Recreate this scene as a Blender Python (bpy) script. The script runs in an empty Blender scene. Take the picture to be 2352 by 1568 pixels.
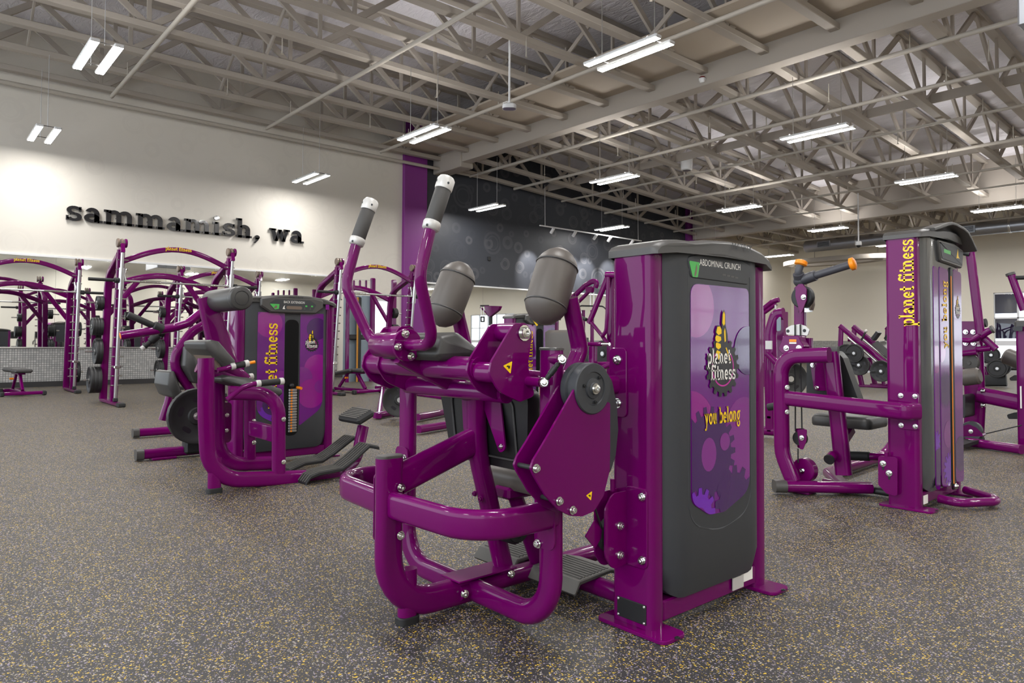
import bpy, bmesh, math, random
from math import pi, sin, cos, atan2, sqrt, radians as rad
from mathutils import Vector as V, Matrix

# ------------------------------------------------------------------ camera, world, exposure
SC = bpy.context.scene
COL = SC.collection
F, YAW, PITCH, ROLL, CY, EYE = 1618.0, -0.8566, 0.03009, 0.00466, 736.6, 1.05
def _cam_axes():
    fw = V((sin(YAW), cos(YAW), 0)); rt = V((cos(YAW), -sin(YAW), 0)); up = V((0, 0, 1))
    f = fw * cos(PITCH) + up * sin(PITCH); u = up * cos(PITCH) - fw * sin(PITCH)
    r = rt * cos(ROLL) + u * sin(ROLL); u2 = u * cos(ROLL) - rt * sin(ROLL)
    return r, u2, f
CR, CU, CF = _cam_axes()
cam = bpy.data.cameras.new('camera'); camo = bpy.data.objects.new('camera', cam); COL.objects.link(camo)
camo.matrix_world = Matrix(((CR.x, CU.x, -CF.x, 0), (CR.y, CU.y, -CF.y, 0), (CR.z, CU.z, -CF.z, EYE), (0, 0, 0, 1)))
cam.sensor_width = 36.0; cam.lens = F / 2352 * 36.0; cam.shift_y = -(784 - CY) / 2352
cam.clip_start = 0.05; cam.clip_end = 300
SC.camera = camo
LAMP_W = 105.0         # emission of the strip lights, downward
FILL_UP = 38.0         # added upward glow on top of the housings, brightens the ceiling
SKY_W = 2.4            # daylight beyond the panes and through the left-out front
SC.view_settings.view_transform = 'Standard'; SC.view_settings.look = 'None'
SC.view_settings.gamma = 1.0; SC.view_settings.use_curve_mapping = False
SC.view_settings.exposure = 0.40
W = bpy.data.worlds.new('daylight'); SC.world = W; W.use_nodes = True
_bg = W.node_tree.nodes['Background']; _bg.inputs[0].default_value = (0.86, 0.93, 1.0, 1); _bg.inputs[1].default_value = SKY_W
SC.cycles.max_bounces = 8; SC.cycles.diffuse_bounces = 5; SC.cycles.glossy_bounces = 4
SC.cycles.transmission_bounces = 6; SC.cycles.sample_clamp_indirect = 8.0
SC.cycles.caustics_reflective = False; SC.cycles.caustics_refractive = False

# the measured survey of the hall: sight line through a point of the photograph, met with a wall, a floor or an upright plane
def ray(px, py):
    return CR * ((px - 1176) / F) - CU * ((py - CY) / F) + CF
def gx(px, py, X): d = ray(px, py); t = X / d.x; return V((X, t * d.y, EYE + t * d.z))
def gy(px, py, Y): d = ray(px, py); t = Y / d.y; return V((t * d.x, Y, EYE + t * d.z))
def gz(px, py, Z): d = ray(px, py); t = (Z - EYE) / d.z; return V((t * d.x, t * d.y, Z))

# ------------------------------------------------------------------ materials
def lin(c):
    c = c / 255.0
    return c / 12.92 if c <= 0.04045 else ((c + 0.055) / 1.055) ** 2.4
def rgb(r, g, b): return (lin(r), lin(g), lin(b), 1)
MATS = {}
def mat(name, col, rough=0.5, metal=0.0, coat=0.0, spec=0.5, emit=None, es=0.0, trans=0.0, bump=None, alpha=None, coat_r=0.05):
    m = bpy.data.materials.new(name); m.use_nodes = True; MATS[name] = m
    b = m.node_tree.nodes['Principled BSDF']
    b.inputs['Base Color'].default_value = col; b.inputs['Roughness'].default_value = rough
    b.inputs['Metallic'].default_value = metal; b.inputs['Coat Weight'].default_value = coat
    b.inputs['Coat Roughness'].default_value = coat_r; b.inputs['Specular IOR Level'].default_value = spec
    b.inputs['Transmission Weight'].default_value = trans
    if emit: b.inputs['Emission Color'].default_value = emit; b.inputs['Emission Strength'].default_value = es
    if bump:
        nt = m.node_tree; n = nt.nodes.new('ShaderNodeTexNoise'); n.inputs['Scale'].default_value = bump[0]
        n.inputs['Detail'].default_value = 3
        tc = nt.nodes.new('ShaderNodeTexCoord'); bp = nt.nodes.new('ShaderNodeBump')
        bp.inputs['Strength'].default_value = bump[1]; bp.inputs['Distance'].default_value = bump[2]
        nt.links.new(tc.outputs['Object'], n.inputs['Vector']); nt.links.new(n.outputs[0], bp.inputs['Height'])
        nt.links.new(bp.outputs[0], b.inputs['Normal'])
    return m
PUR = mat('purple powder coat', (0.128, 0.0002, 0.090, 1), 0.36, 0, 0.65, spec=0.05, bump=(260, 0.04, 0.0004), coat_r=0.04)
PUR.node_tree.nodes['Principled BSDF'].inputs['Coat IOR'].default_value = 1.4
CHAR = mat('charcoal moulded plastic', rgb(49, 51, 55), 0.5, bump=(700, 0.15, 0.0004))
CAPG = mat('grey moulded cap plastic', rgb(72, 70, 68), 0.42, bump=(700, 0.15, 0.0004))
DARK = mat('black moulded plastic', rgb(24, 25, 27), 0.5)
RUB = mat('black rubber', rgb(26, 26, 27), 0.6)
SLOT = mat('slot shade sheet', rgb(9, 9, 10), 0.7, spec=.2)
RIBR = mat('grey ribbed rubber', rgb(84, 82, 78), 0.6)
VIN = mat('grey vinyl upholstery', rgb(86, 80, 75), 0.45, bump=(90, 0.1, 0.001))
VIND = mat('dark vinyl upholstery', rgb(58, 57, 56), 0.42, bump=(90, 0.1, 0.001))
VINB = mat('black vinyl backing', rgb(20, 20, 21), 0.42)
GRIP = mat('dark grey grip rubber', rgb(64, 62, 60), 0.6, bump=(400, 0.2, 0.0006))
CHR = mat('chromed steel', (0.72, 0.72, 0.70, 1), 0.12, 1.0)
STL = mat('satin steel', (0.62, 0.62, 0.62, 1), 0.3, 1.0)
SILV = mat('silver painted collar', rgb(200, 198, 194), 0.35, 0.2)
WHT = mat('white paint', rgb(225, 223, 218), 0.5)
WPRINT = mat('white print', rgb(240, 238, 232), 0.4)
YEL = mat('yellow print', rgb(250, 205, 10), 0.4)
ORNG = mat('orange plastic', rgb(245, 140, 10), 0.4)
GRN = mat('green print', rgb(70, 180, 80), 0.4)
BLKP = mat('black print', rgb(22, 18, 26), 0.35)
TAN = mat('brown metal plate', rgb(120, 104, 92), 0.4, 0.3)
IRON = mat('black cast plate', rgb(30, 30, 31), 0.5, bump=(60, 0.15, 0.001))
ART = mat('purple glossy panel print', rgb(104, 8, 120), 0.14, 0, 0.4)
ARTP = mat('pink disc print', rgb(140, 14, 130), 0.12, 0, 0.6)
ARTD = mat('deep violet gear print', rgb(62, 10, 88), 0.12, 0, 0.6)
ARTV = mat('bright violet gear print', rgb(108, 18, 170), 0.12, 0, 0.6)
ARTL = mat('mauve disc print', rgb(124, 30, 130), 0.12, 0, 0.6)
MAG = mat('magenta ring print', rgb(190, 20, 150), 0.3)
CREAM = mat('cream painted timber', rgb(174, 166, 156), 0.7)
PLY = mat('cream painted plywood', rgb(186, 174, 158), 0.75)
PIPE = mat('cream painted pipe', rgb(184, 177, 166), 0.5)
LAMPM = mat('lit tube', (1, 1, 1, 1), 0.5, emit=(1.0, 0.98, 0.955, 1), es=LAMP_W)
LAMPW = mat('lit tube, dimmed row', (1, 1, 1, 1), 0.5, emit=(1.0, 0.98, 0.955, 1), es=LAMP_W * .62)
FILLU = mat('added ceiling fill glow', (1, 1, 1, 1), 0.5, emit=(1.0, 0.975, 0.95, 1), es=FILL_UP)
HOUS = mat('white fixture housing', rgb(235, 235, 235), 0.4)
GALV = mat('galvanised duct', (0.42, 0.43, 0.46, 1), 0.35, 0.85, bump=(4, 0.1, 0.01))
MIRR = mat('mirror glass', (0.86, 0.88, 0.88, 1), 0.015, 1.0)
GLAS = mat('window glass', (1, 1, 1, 1), 0.0, trans=1.0)
NAVY = None

# ------------------------------------------------------------------ mesh builder
class MB:
    def __init__(s): s.v = []; s.f = []
    def add(s, vs, fs):
        o = len(s.v); s.v += [V(p) for p in vs]; s.f += [[i + o for i in f] for f in fs]; return s
    def box(s, c, d, R=None, b=0.0):
        hx, hy, hz = d[0] / 2, d[1] / 2, d[2] / 2; c = V(c)
        if b <= 0:
            vs = [V((x, y, z)) for x in (-hx, hx) for y in (-hy, hy) for z in (-hz, hz)]
            fs = [[0, 1, 3, 2], [4, 6, 7, 5], [0, 4, 5, 1], [2, 3, 7, 6], [0, 2, 6, 4], [1, 5, 7, 3]]
        else:
            b = min(b, hx * .9, hy * .9, hz * .9)
            idx = {}; vs = []
            for sx in (-1, 1):
                for sy in (-1, 1):
                    for sz in (-1, 1):
                        for ax in range(3):
                            p = [sx * (hx - b), sy * (hy - b), sz * (hz - b)]
                            p[ax] = (sx * hx, sy * hy, sz * hz)[ax]
                            idx[(sx, sy, sz, ax)] = len(vs); vs.append(V(p))
            fs = []
            for sg in (-1, 1):
                fs.append([idx[(sg, a, c2, 0)] for a, c2 in ((-1, -1), (1, -1), (1, 1), (-1, 1))])
                fs.append([idx[(a, sg, c2, 1)] for a, c2 in ((-1, -1), (-1, 1), (1, 1), (1, -1))])
                fs.append([idx[(a, c2, sg, 2)] for a, c2 in ((-1, -1), (1, -1), (1, 1), (-1, 1))])
            for a in (-1, 1):
                for c2 in (-1, 1):
                    fs.append([idx[(a, c2, -1, 0)], idx[(a, c2, 1, 0)], idx[(a, c2, 1, 1)], idx[(a, c2, -1, 1)]])
                    fs.append([idx[(a, -1, c2, 0)], idx[(a, 1, c2, 0)], idx[(a, 1, c2, 2)], idx[(a, -1, c2, 2)]])
                    fs.append([idx[(-1, a, c2, 1)], idx[(1, a, c2, 1)], idx[(1, a, c2, 2)], idx[(-1, a, c2, 2)]])
                    for d2 in (-1, 1): fs.append([idx[(a, c2, d2, 0)], idx[(a, c2, d2, 1)], idx[(a, c2, d2, 2)]])
        if R is not None: vs = [R @ p for p in vs]
        return s.add([p + c for p in vs], fs)
    def prism(s, pts, o, ex, ey, t0, t1, ch=0.0):
        """outline pts (2D) in the frame o,ex,ey; slab from t0 to t1 along ex x ey; optional chamfer at t1"""
        ex = V(ex); ey = V(ey); ez = ex.cross(ey).normalized(); o = V(o); n = len(pts)
        L = [(pts, t0)]
        if ch > 0:
            L += [(pts, t1 - ch if t1 > t0 else t1 + ch), (inset(pts, ch), t1)]
        else: L += [(pts, t1)]
        vs = []; fs = []
        for P, t in L: vs += [o + ex * p[0] + ey * p[1] + ez * t for p in P]
        for k in range(len(L) - 1):
            for i in range(n):
                j = (i + 1) % n; fs.append([k * n + i, k * n + j, (k + 1) * n + j, (k + 1) * n + i])
        fs.append(list(range(n))[::-1]); fs.append([(len(L) - 1) * n + i for i in range(n)])
        return s.add(vs, fs)
    def flat(s, pts, o, ex, ey):
        ex = V(ex); ey = V(ey); o = V(o)
        return s.add([o + ex * p[0] + ey * p[1] for p in pts], [list(range(len(pts)))])
    def tube(s, path, prof, up=(0, 0, 1), closed=False, caps=True, scale=None):
        """sweep the 2D profile (a along side, b along 'up') along path with mitred joints"""
        P = [V(p) for p in path]; n = len(P); m = len(prof); up = V(up).normalized(); vs = []; fs = []
        prev = None
        for i in range(n):
            a = P[i] - P[i - 1] if (i > 0 or closed) else P[1] - P[0]
            b = P[(i + 1) % n] - P[i] if (i < n - 1 or closed) else P[i] - P[i - 1]
            a.normalize(); b.normalize(); t = (a + b)
            if t.length < 1e-6: t = a.copy()
            t.normalize()
            sd = t.cross(up)
            if sd.length < 1e-4: sd = prev if prev is not None else t.cross(V((1, 0, 0.01)))
            sd = sd.normalized(); prev = sd; u = sd.cross(t).normalized()
            co = max(0.35, sqrt(max(0.0, (1 + a.dot(b)) / 2))); mi = 1 / co
            bend = (b - a); k = 1 if scale is None else scale[i]
            if bend.length > 1e-6:
                bd = bend.normalized()
                for q in prof:
                    off = sd * q[0] * k + u * q[1] * k
                    off = off + bd * (off.dot(bd)) * (mi - 1); vs.append(P[i] + off)
            else:
                for q in prof: vs.append(P[i] + sd * q[0] * k + u * q[1] * k)
        R = n if closed else n - 1
        for i in range(R):
            i2 = (i + 1) % n
            for j in range(m):
                j2 = (j + 1) % m; fs.append([i * m + j, i * m + j2, i2 * m + j2, i2 * m + j])
        if caps and not closed:
            fs.append(list(range(m))[::-1]); fs.append([(n - 1) * m + j for j in range(m)])
        return s.add(vs, fs)
    def lathe(s, prof, o, ax, n=24, a0=0.0, a1=2 * pi):
        """profile of (radius, height along ax)"""
        ax = V(ax).normalized(); e1 = ax.orthogonal().normalized(); e2 = ax.cross(e1); o = V(o); vs = []; fs = []
        full = abs(a1 - a0 - 2 * pi) < 1e-6; m = n if full else n + 1
        for r, h in prof:
            for k in range(m):
                a = a0 + (a1 - a0) * k / n; vs.append(o + ax * h + (e1 * cos(a) + e2 * sin(a)) * r)
        for i in range(len(prof) - 1):
            for k in range(n if full else n):
                k2 = (k + 1) % m
                if not full and k2 == 0: continue
                fs.append([i * m + k, i * m + k2, (i + 1) * m + k2, (i + 1) * m + k])
        if full:
            if prof[0][0] > 1e-6: fs.append(list(range(m))[::-1])
            if prof[-1][0] > 1e-6: fs.append([(len(prof) - 1) * m + k for k in range(m)])
        return s.add(vs, fs)
    def cyl(s, p0, p1, r, n=16, ch=0.0, r1=None):
        p0 = V(p0); p1 = V(p1); L = (p1 - p0).length; r1 = r if r1 is None else r1
        pr = [(r, 0), (r1, L)] if ch <= 0 else [(r - ch, 0), (r, ch), (r1, L - ch), (r1 - ch, L)]
        return s.lathe(pr, p0, p1 - p0, n)
    def ball(s, c, r, n=14, sq=(1, 1, 1)):
        o = len(s.v); s.lathe([(max(r * sin(pi * i / 8), 1e-5), -r * cos(pi * i / 8)) for i in range(9)], (0, 0, 0), (0, 0, 1), n)
        c = V(c)
        for i in range(o, len(s.v)): p = s.v[i]; s.v[i] = V((p.x * sq[0], p.y * sq[1], p.z * sq[2])) + c
        return s
    def rods(s, pts, r, n=10, fil=0.0, up=None):
        P = fillet(pts, fil) if fil > 0 else [V(p) for p in pts]
        return s.tube(P, circ(r, n), up or plane_up(P))
    def build(s, name, m, parent=None, smooth=40, org=None):
        o0 = V(org) if org is not None else base_of(parent)
        me = bpy.data.meshes.new(name)
        me.from_pydata([tuple(p - o0) for p in s.v], [], s.f)
        bm = bmesh.new(); bm.from_mesh(me); bmesh.ops.remove_doubles(bm, verts=bm.verts, dist=1e-6)
        bmesh.ops.recalc_face_normals(bm, faces=bm.faces); bm.to_mesh(me); bm.free()
        if smooth:
            for p in me.polygons: p.use_smooth = True
            me.set_sharp_from_angle(angle=rad(smooth))
        me.materials.append(m); me.update()
        o = bpy.data.objects.new(name, me); COL.objects.link(o)
        if parent is not None: o.parent = parent
        return o
ORG = V((0, 0, 0)); BASE = {}
def base_of(p):
    """where the thing that p belongs to stands (its meshes are stored relative to that point)"""
    if p is None: return V((0, 0, 0))
    while p.parent is not None: p = p.parent
    return BASE.get(p.name, V((0, 0, 0)))
def inset(pts, d):
    n = len(pts); A = sum(pts[i][0] * pts[(i + 1) % n][1] - pts[(i + 1) % n][0] * pts[i][1] for i in range(n))
    sg = 1 if A > 0 else -1; out = []
    for i in range(n):
        p0 = V((*pts[i - 1][:2], 0)); p = V((*pts[i][:2], 0)); p1 = V((*pts[(i + 1) % n][:2], 0))
        a = (p - p0).normalized(); b = (p1 - p).normalized()
        na = V((-a.y, a.x, 0)) * sg; nb = V((-b.y, b.x, 0)) * sg; q = na + nb
        if q.length < 1e-6: q = na
        q.normalize(); k = max(0.5, q.dot(na)); q = p + q * (d / k); out.append((q.x, q.y))
    return out
def circ(r, n=12, r2=None):
    return [(r * cos(2 * pi * i / n), (r2 or r) * sin(2 * pi * i / n)) for i in range(n)]
def rrect(w, h, r, n=4, cx=0.0, cy=0.0):
    r = min(r, w / 2 - 1e-5, h / 2 - 1e-5); out = []
    for sx, sy, a in ((1, -1, -pi / 2), (1, 1, 0), (-1, 1, pi / 2), (-1, -1, pi)):
        for k in range(n + 1):
            t = a + pi / 2 * k / n; out.append((cx + sx * (w / 2 - r) + r * cos(t), cy + sy * (h / 2 - r) + r * sin(t)))
    return out
def rpoly(pts, r, n=5):
    """2D polygon with rounded corners; r a number or a list"""
    out = []; N = len(pts)
    for i in range(N):
        p0 = V((*pts[i - 1], 0)); p = V((*pts[i], 0)); p1 = V((*pts[(i + 1) % N], 0)); ri = r[i] if isinstance(r, (list, tuple)) else r
        a = p0 - p; b = p1 - p; la = a.length; lb = b.length; a.normalize(); b.normalize()
        ang = a.angle(b) if la > 0 and lb > 0 else pi
        if ri <= 0 or ang > pi - 0.02: out.append((p.x, p.y)); continue
        d = min(ri / math.tan(ang / 2), la * .49, lb * .49)
        q0 = p + a * d; q1 = p + b * d
        for k in range(n + 1):
            t = k / n; q = q0 * (1 - t) ** 2 + p * 2 * t * (1 - t) + q1 * t ** 2; out.append((q.x, q.y))
    return out
def fillet(pts, r, n=8):
    P = [V(p) for p in pts]; out = [P[0]]
    for i in range(1, len(P) - 1):
        ri = r[i - 1] if isinstance(r, (list, tuple)) else r
        a = P[i - 1] - P[i]; b = P[i + 1] - P[i]; la, lb = a.length, b.length; a.normalize(); b.normalize(); ang = a.angle(b)
        if ang > pi - 0.03 or ri <= 0: out.append(P[i]); continue
        d = min(ri / math.tan(ang / 2), la * .48, lb * .48); ri2 = d * math.tan(ang / 2)
        q0 = P[i] + a * d; q1 = P[i] + b * d; c = P[i] + (a + b).normalized() * (ri2 / sin(ang / 2))
        u = q0 - c; w = q1 - c; th = u.angle(w); k_ = max(2, int(n * th / 1.57 + .5))
        for k in range(k_ + 1):
            t = k / k_; out.append(c + (u * sin((1 - t) * th) + w * sin(t * th)) / sin(th))
    out.append(P[-1]); return out
def plane_up(P):
    for i in range(1, len(P) - 1):
        c = (P[i] - P[i - 1]).cross(P[i + 1] - P[i])
        if c.length > 1e-7: return c.normalized()
    d = (P[-1] - P[0]).normalized(); return V((0, 0, 1)) if abs(d.z) < .9 else V((0, 1, 0))
def flat_tube(path, wide, thin, nrm, fil=0.0, r=None, n=4):
    """oval frame tube: 'wide' lies in the bend plane, 'thin' along the plane normal nrm"""
    r = min(wide, thin) * .48 if r is None else r
    P = fillet(path, fil) if fil else [V(p) for p in path]
    return MB().tube(P, rrect(wide, thin, r, n), nrm)

# ------------------------------------------------------------------ things
def thing(name, label, cat, loc=(0, 0, 0), group=None, rz=0.0, local=False):
    global ORG
    o = bpy.data.objects.new(name, None); o.empty_display_size = 0.1; COL.objects.link(o)
    o.location = loc; o.rotation_euler = (0, 0, rz); o['label'] = label; o['category'] = cat
    if group: o['group'] = group
    ORG = V(loc) if (rz == 0.0 and not local) else V((0, 0, 0)); BASE[o.name] = ORG.copy()
    return o
def tag(o, label, cat, group=None):
    o['label'] = label; o['category'] = cat
    if group: o['group'] = group
    return o
def struct(o): o['kind'] = 'structure'; return o
def node(name, parent=None):
    o = bpy.data.objects.new(name, None); o.empty_display_size = .1; COL.objects.link(o)
    if parent: o.parent = parent
    return o
def dup(root, loc, rz=None, label=None):
    r = root.copy(); COL.objects.link(r); r.location = loc
    if rz is not None: r.rotation_euler = (0, 0, rz)
    if label: r['label'] = label
    for ch in list(root.children):
        c = ch.copy(); COL.objects.link(c); c.parent = r
        for g in ch.children:
            d = g.copy(); COL.objects.link(d); d.parent = c
    return r
def bolt(mb, p, ax, r=0.012, h=0.008):
    """socket head bolt with washer"""
    mb.lathe([(r * 1.35, 0), (r * 1.35, h * .25), (r, h * .25), (r, h), (r * .8, h * 1.15), (r * .42, h * 1.15), (r * .4, h * .6), (1e-5, h * .6)], p, ax, 12)

# ------------------------------------------------------------------ slab-serif lettering, drawn as strokes
T = .27
def _R(x0, y0, x1, y1): return [(x0, y0), (x1, y0), (x1, y1), (x0, y1)]
def _A(cx, cy, rx, ry, a0, a1, t, n=14, ty=None):
    ty = t * .8 if ty is None else ty; o = []
    k = max(3, int(n * abs(a1 - a0) / 360 + 2)); out = []
    for i in range(k):
        A0 = rad(a0 + (a1 - a0) * i / k); A1 = rad(a0 + (a1 - a0) * (i + 1) / k)
        out.append([(cx + rx * cos(A0), cy + ry * sin(A0)), (cx + rx * cos(A1), cy + ry * sin(A1)),
                    (cx + (rx - t) * cos(A1), cy + (ry - ty) * sin(A1)), (cx + (rx - t) * cos(A0), cy + (ry - ty) * sin(A0))])
    return out
def _L(x0, y0, x1, y1, t): return [(x0 - t / 2, y0), (x0 + t / 2, y0), (x1 + t / 2, y1), (x1 - t / 2, y1)]
def _n(x): return [_R(x + .08, 0, x + .35, 1), _R(x - .04, .84, x + .2, 1), _R(x - .04, 0, x + .47, .16)]
def _arch(x): return _A(x + .51, .62, .38, .4, 0, 150, .27, 14, .22) + [_R(x + .62, 0, x + .89, .63), _R(x + .52, 0, x + 1.01, .16)]
GLY = {
 'a': (1.0, _A(.4, .3, .4, .32, 0, 360, .26) + _A(.42, .62, .37, .4, 0, 160, .27, 14, .2) + [_R(.52, 0, .79, .64), _R(.7, 0, .97, .16)]),
 'b': (1.02, [_R(.1, 0, .37, 1.5), _R(-.03, 1.34, .3, 1.5)] + _A(.55, .5, .45, .52, 0, 360, .27)),
 'e': (.95, _A(.46, .5, .45, .52, 0, 318, .27) + [_R(.2, .42, .9, .58)]),
 'f': (.66, [_R(.12, 0, .39, 1.2), _R(-.02, .84, .62, 1), _R(-.02, 0, .56, .16)] + _A(.47, 1.18, .35, .34, 20, 180, .27, 14, .2)),
 'g': (.95, _A(.42, .56, .4, .46, 0, 360, .25) + [_R(.6, .84, .95, 1), _R(.1, -.02, .6, .14)] + _A(.44, -.2, .44, .32, 0, 360, .22, 14, .16)),
 'h': (1.08, [_R(.08, 0, .35, 1.5), _R(-.04, 1.34, .3, 1.5), _R(-.04, 0, .47, .16)] + _arch(0)),
 'i': (.56, [_R(.12, 0, .39, 1), _R(-.02, .84, .3, 1), _R(-.02, 0, .53, .16)] + _A(.25, 1.32, .18, .18, 0, 360, .175, 14, .175)),
 'l': (.56, [_R(.12, 0, .39, 1.5), _R(-.02, 1.34, .3, 1.5), _R(-.02, 0, .53, .16)]),
 'm': (1.66, _n(0) + _arch(0) + _arch(.58)),
 'n': (1.08, _n(0) + _arch(0)),
 'o': (.98, _A(.48, .5, .47, .52, 0, 360, .27)),
 'p': (1.05, [_R(.1, -.5, .37, 1), _R(-.03, .84, .3, 1), _R(-.03, -.5, .52, -.34)] + _A(.57, .5, .45, .52, 0, 360, .27)),
 's': (.86, _A(.42, .72, .38, .3, 15, 272, .24, 14, .17) + _A(.42, .28, .4, .3, -165, 92, .24, 14, .17) + [_R(.66, .66, .79, .98), _R(.02, .02, .15, .34)]),
 't': (.68, [_R(.15, .1, .42, 1.35), _R(-.02, .84, .64, 1)] + _A(.44, .26, .29, .28, 180, 330, .27, 14, .2)),
 'u': (1.08, [_R(.12, .4, .39, 1), _R(-.02, .84, .3, 1), _R(.62, 0, .89, 1), _R(.5, .84, .8, 1), _R(.7, 0, 1.02, .16)] + _A(.5, .38, .38, .4, 180, 345, .27, 14, .22)),
 'w': (1.42, [_L(.2, 1, .44, 0, .27), _L(.44, 0, .7, .95, .22), _L(.7, .95, .96, 0, .27), _L(.96, 0, 1.22, 1, .22), _R(-.04, .84, .44, 1), _R(.98, .84, 1.42, 1)]),
 'y': (1.05, [_L(.22, 1, .52, .05, .28), _L(.86, 1, .4, -.45, .22), _R(-.03, .84, .46, 1), _R(.62, .84, 1.06, 1), _R(.08, -.5, .46, -.32)]),
 ',': (.5, _A(.24, .13, .17, .17, 0, 360, .165, 14, .165) + [[(.1, .08), (.41, .13), (.3, -.14), (.1, -.36), (.03, -.3), (.17, -.12)]]),
 ' ': (.5, []),
}
def text_width(s): return sum(GLY[c][0] for c in s) + .06 * len(s)
def slab(mb, s, o, ex, ey, size, t=0.0, kx=1.0):
    """write s from o; x-height = size; slab thickness t"""
    x = 0.0; ex = V(ex); ey = V(ey); ez = ex.cross(ey)
    for c in s:
        adv, polys = GLY[c]
        for P in polys:
            Q = [((p[0] + x) * size * kx, p[1] * size) for p in P]
            if t > 0: mb.prism(Q, o, ex, ey, 0, t)
            else: mb.flat(Q, V(o), ex, ey)
        x += adv + .06
    return mb
def sans(name, s, o, ex, ey, size, m, parent, kx=1.0, align='CENTER'):
    """plain capitals (Blender's own built-in face), turned into a mesh of thin print"""
    cu = bpy.data.curves.new(name, 'FONT'); cu.body = s; cu.size = size; cu.align_x = align; cu.fill_mode = 'FRONT'; cu.resolution_u = 3
    tmp = bpy.data.objects.new('tmp', cu); COL.objects.link(tmp)
    me = bpy.data.meshes.new_from_object(tmp.evaluated_get(bpy.context.evaluated_depsgraph_get()))
    bpy.data.objects.remove(tmp); bpy.data.curves.remove(cu)
    ex = V(ex); ey = V(ey); ez = ex.cross(ey); o = V(o) - base_of(parent)
    me.transform(Matrix(((ex.x * kx, ey.x, ez.x, o.x), (ex.y * kx, ey.y, ez.y, o.y), (ex.z * kx, ey.z, ez.z, o.z), (0, 0, 0, 1))))
    me.materials.clear(); me.materials.append(m); me.name = name
    ob = bpy.data.objects.new(name, me); COL.objects.link(ob); ob.parent = parent
    return ob
def gear_pts(cx, cy, r0, r1, n, ph=0.0, duty=.5):
    P = []
    for k in range(n):
        for fr, r in ((-.5, r0), (-.5 * duty - .08, r0), (-.5 * duty + .06, r1), (.5 * duty - .06, r1), (.5 * duty + .08, r0)):
            a = 2 * pi * (k + fr) / n + ph; P.append((cx + r * cos(a), cy + r * sin(a)))
    return P
def disc_pts(cx, cy, r, n=28, ry=None): return [(cx + r * cos(2 * pi * i / n), cy + (ry or r) * sin(2 * pi * i / n)) for i in range(n)]
def ring_mesh(mb, o, ex, ey, r0, r1, n=32, a0=0, a1=360, ky=1.0):
    for q in _A(0, 0, r1, r1 * ky, a0, a1, r1 - r0, n, (r1 - r0) * ky): mb.flat(q, o, ex, ey)
    return mb
def thumb_logo(parent, o, ex, ey, s, nz):
    """the round gear emblem with the raised thumb; s = gear radius; nz = outward step between print layers"""
    o = V(o); n = V(nz)
    MB().flat(gear_pts(0, 0, s * .86, s, 18), o, ex, ey).build('emblem_gear', BLKP, parent, 0)
    m = MB(); ring_mesh(m, o + n, ex, ey, s * .60, s * .65); m.build('emblem_ring', MAG, parent, 0)
    fist = [(-.42, .2), (-.5, .42), (-.45, .58), (-.52, .72), (-.46, .9), (-.53, 1.02), (-.45, 1.2), (-.5, 1.3), (-.38, 1.5), (-.18, 1.52), (-.06, 1.38),
            (-.1, 1.62), (-.04, 1.95), (.06, 2.1), (.16, 1.95), (.17, 1.55), (.3, 1.2), (.34, .8), (.5, .42), (.62, .2)]
    MB().flat([(p[0] * s * .92, p[1] * s * .92) for p in fist], o + n * 2, ex, ey).build('emblem_thumb', BLKP, parent, 0)
    m = MB()
    for P in ([(-.44, 1.26), (-.36, 1.46), (-.2, 1.48), (-.1, 1.36), (-.1, 1.22), (-.3, 1.16)], [(-.5, 1.08), (-.42, 1.16), (-.14, 1.1), (-.12, .98), (-.3, .9), (-.48, .96)],
              [(-.48, .84), (-.42, .9), (-.16, .84), (-.14, .72), (-.3, .64), (-.46, .72)], [(-.46, .52), (-.4, .62), (-.18, .56), (-.16, .42), (-.3, .26), (-.42, .36)],
              [(-.04, 1.6), (-.01, 1.92), (.06, 2.04), (.13, 1.92), (.13, 1.58), (.04, 1.5)], [(.06, 1.3), (.12, 1.44), (.16, 1.3), (.18, .95), (.1, .9)],
              [(.16, .7), (.22, .72), (.44, .36), (.52, .2), (.4, .3)]):
        m.flat([(p[0] * s * .92, p[1] * s * .92) for p in P], o + n * 3, ex, ey)
    m.build('emblem_fist', YEL, parent, 0)
    ex = V(ex); ey = V(ey)
    for w, dx, dy in (('planet', -.92, .12), ('fitness', -.72, -.42)):
        m = MB(); slab(m, w, o + n * 4 + ex * dx * s + ey * dy * s, ex, ey, s * .34, 0, .72); m.build('emblem_word', WPRINT, parent, 0)
# ================================================================== the hall
WX, FY, EX, SY = -18.9, 36.4, 11.4, -9.0      # left wall, far wall, right wall, front behind the photographer: wall and glass left out, sky light floods in
def nt_of(m): return m.node_tree, m.node_tree.nodes['Principled BSDF']
def add(nt, typ, **k):
    n = nt.nodes.new(typ)
    for a, b in k.items(): setattr(n, a, b)
    return n
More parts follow.
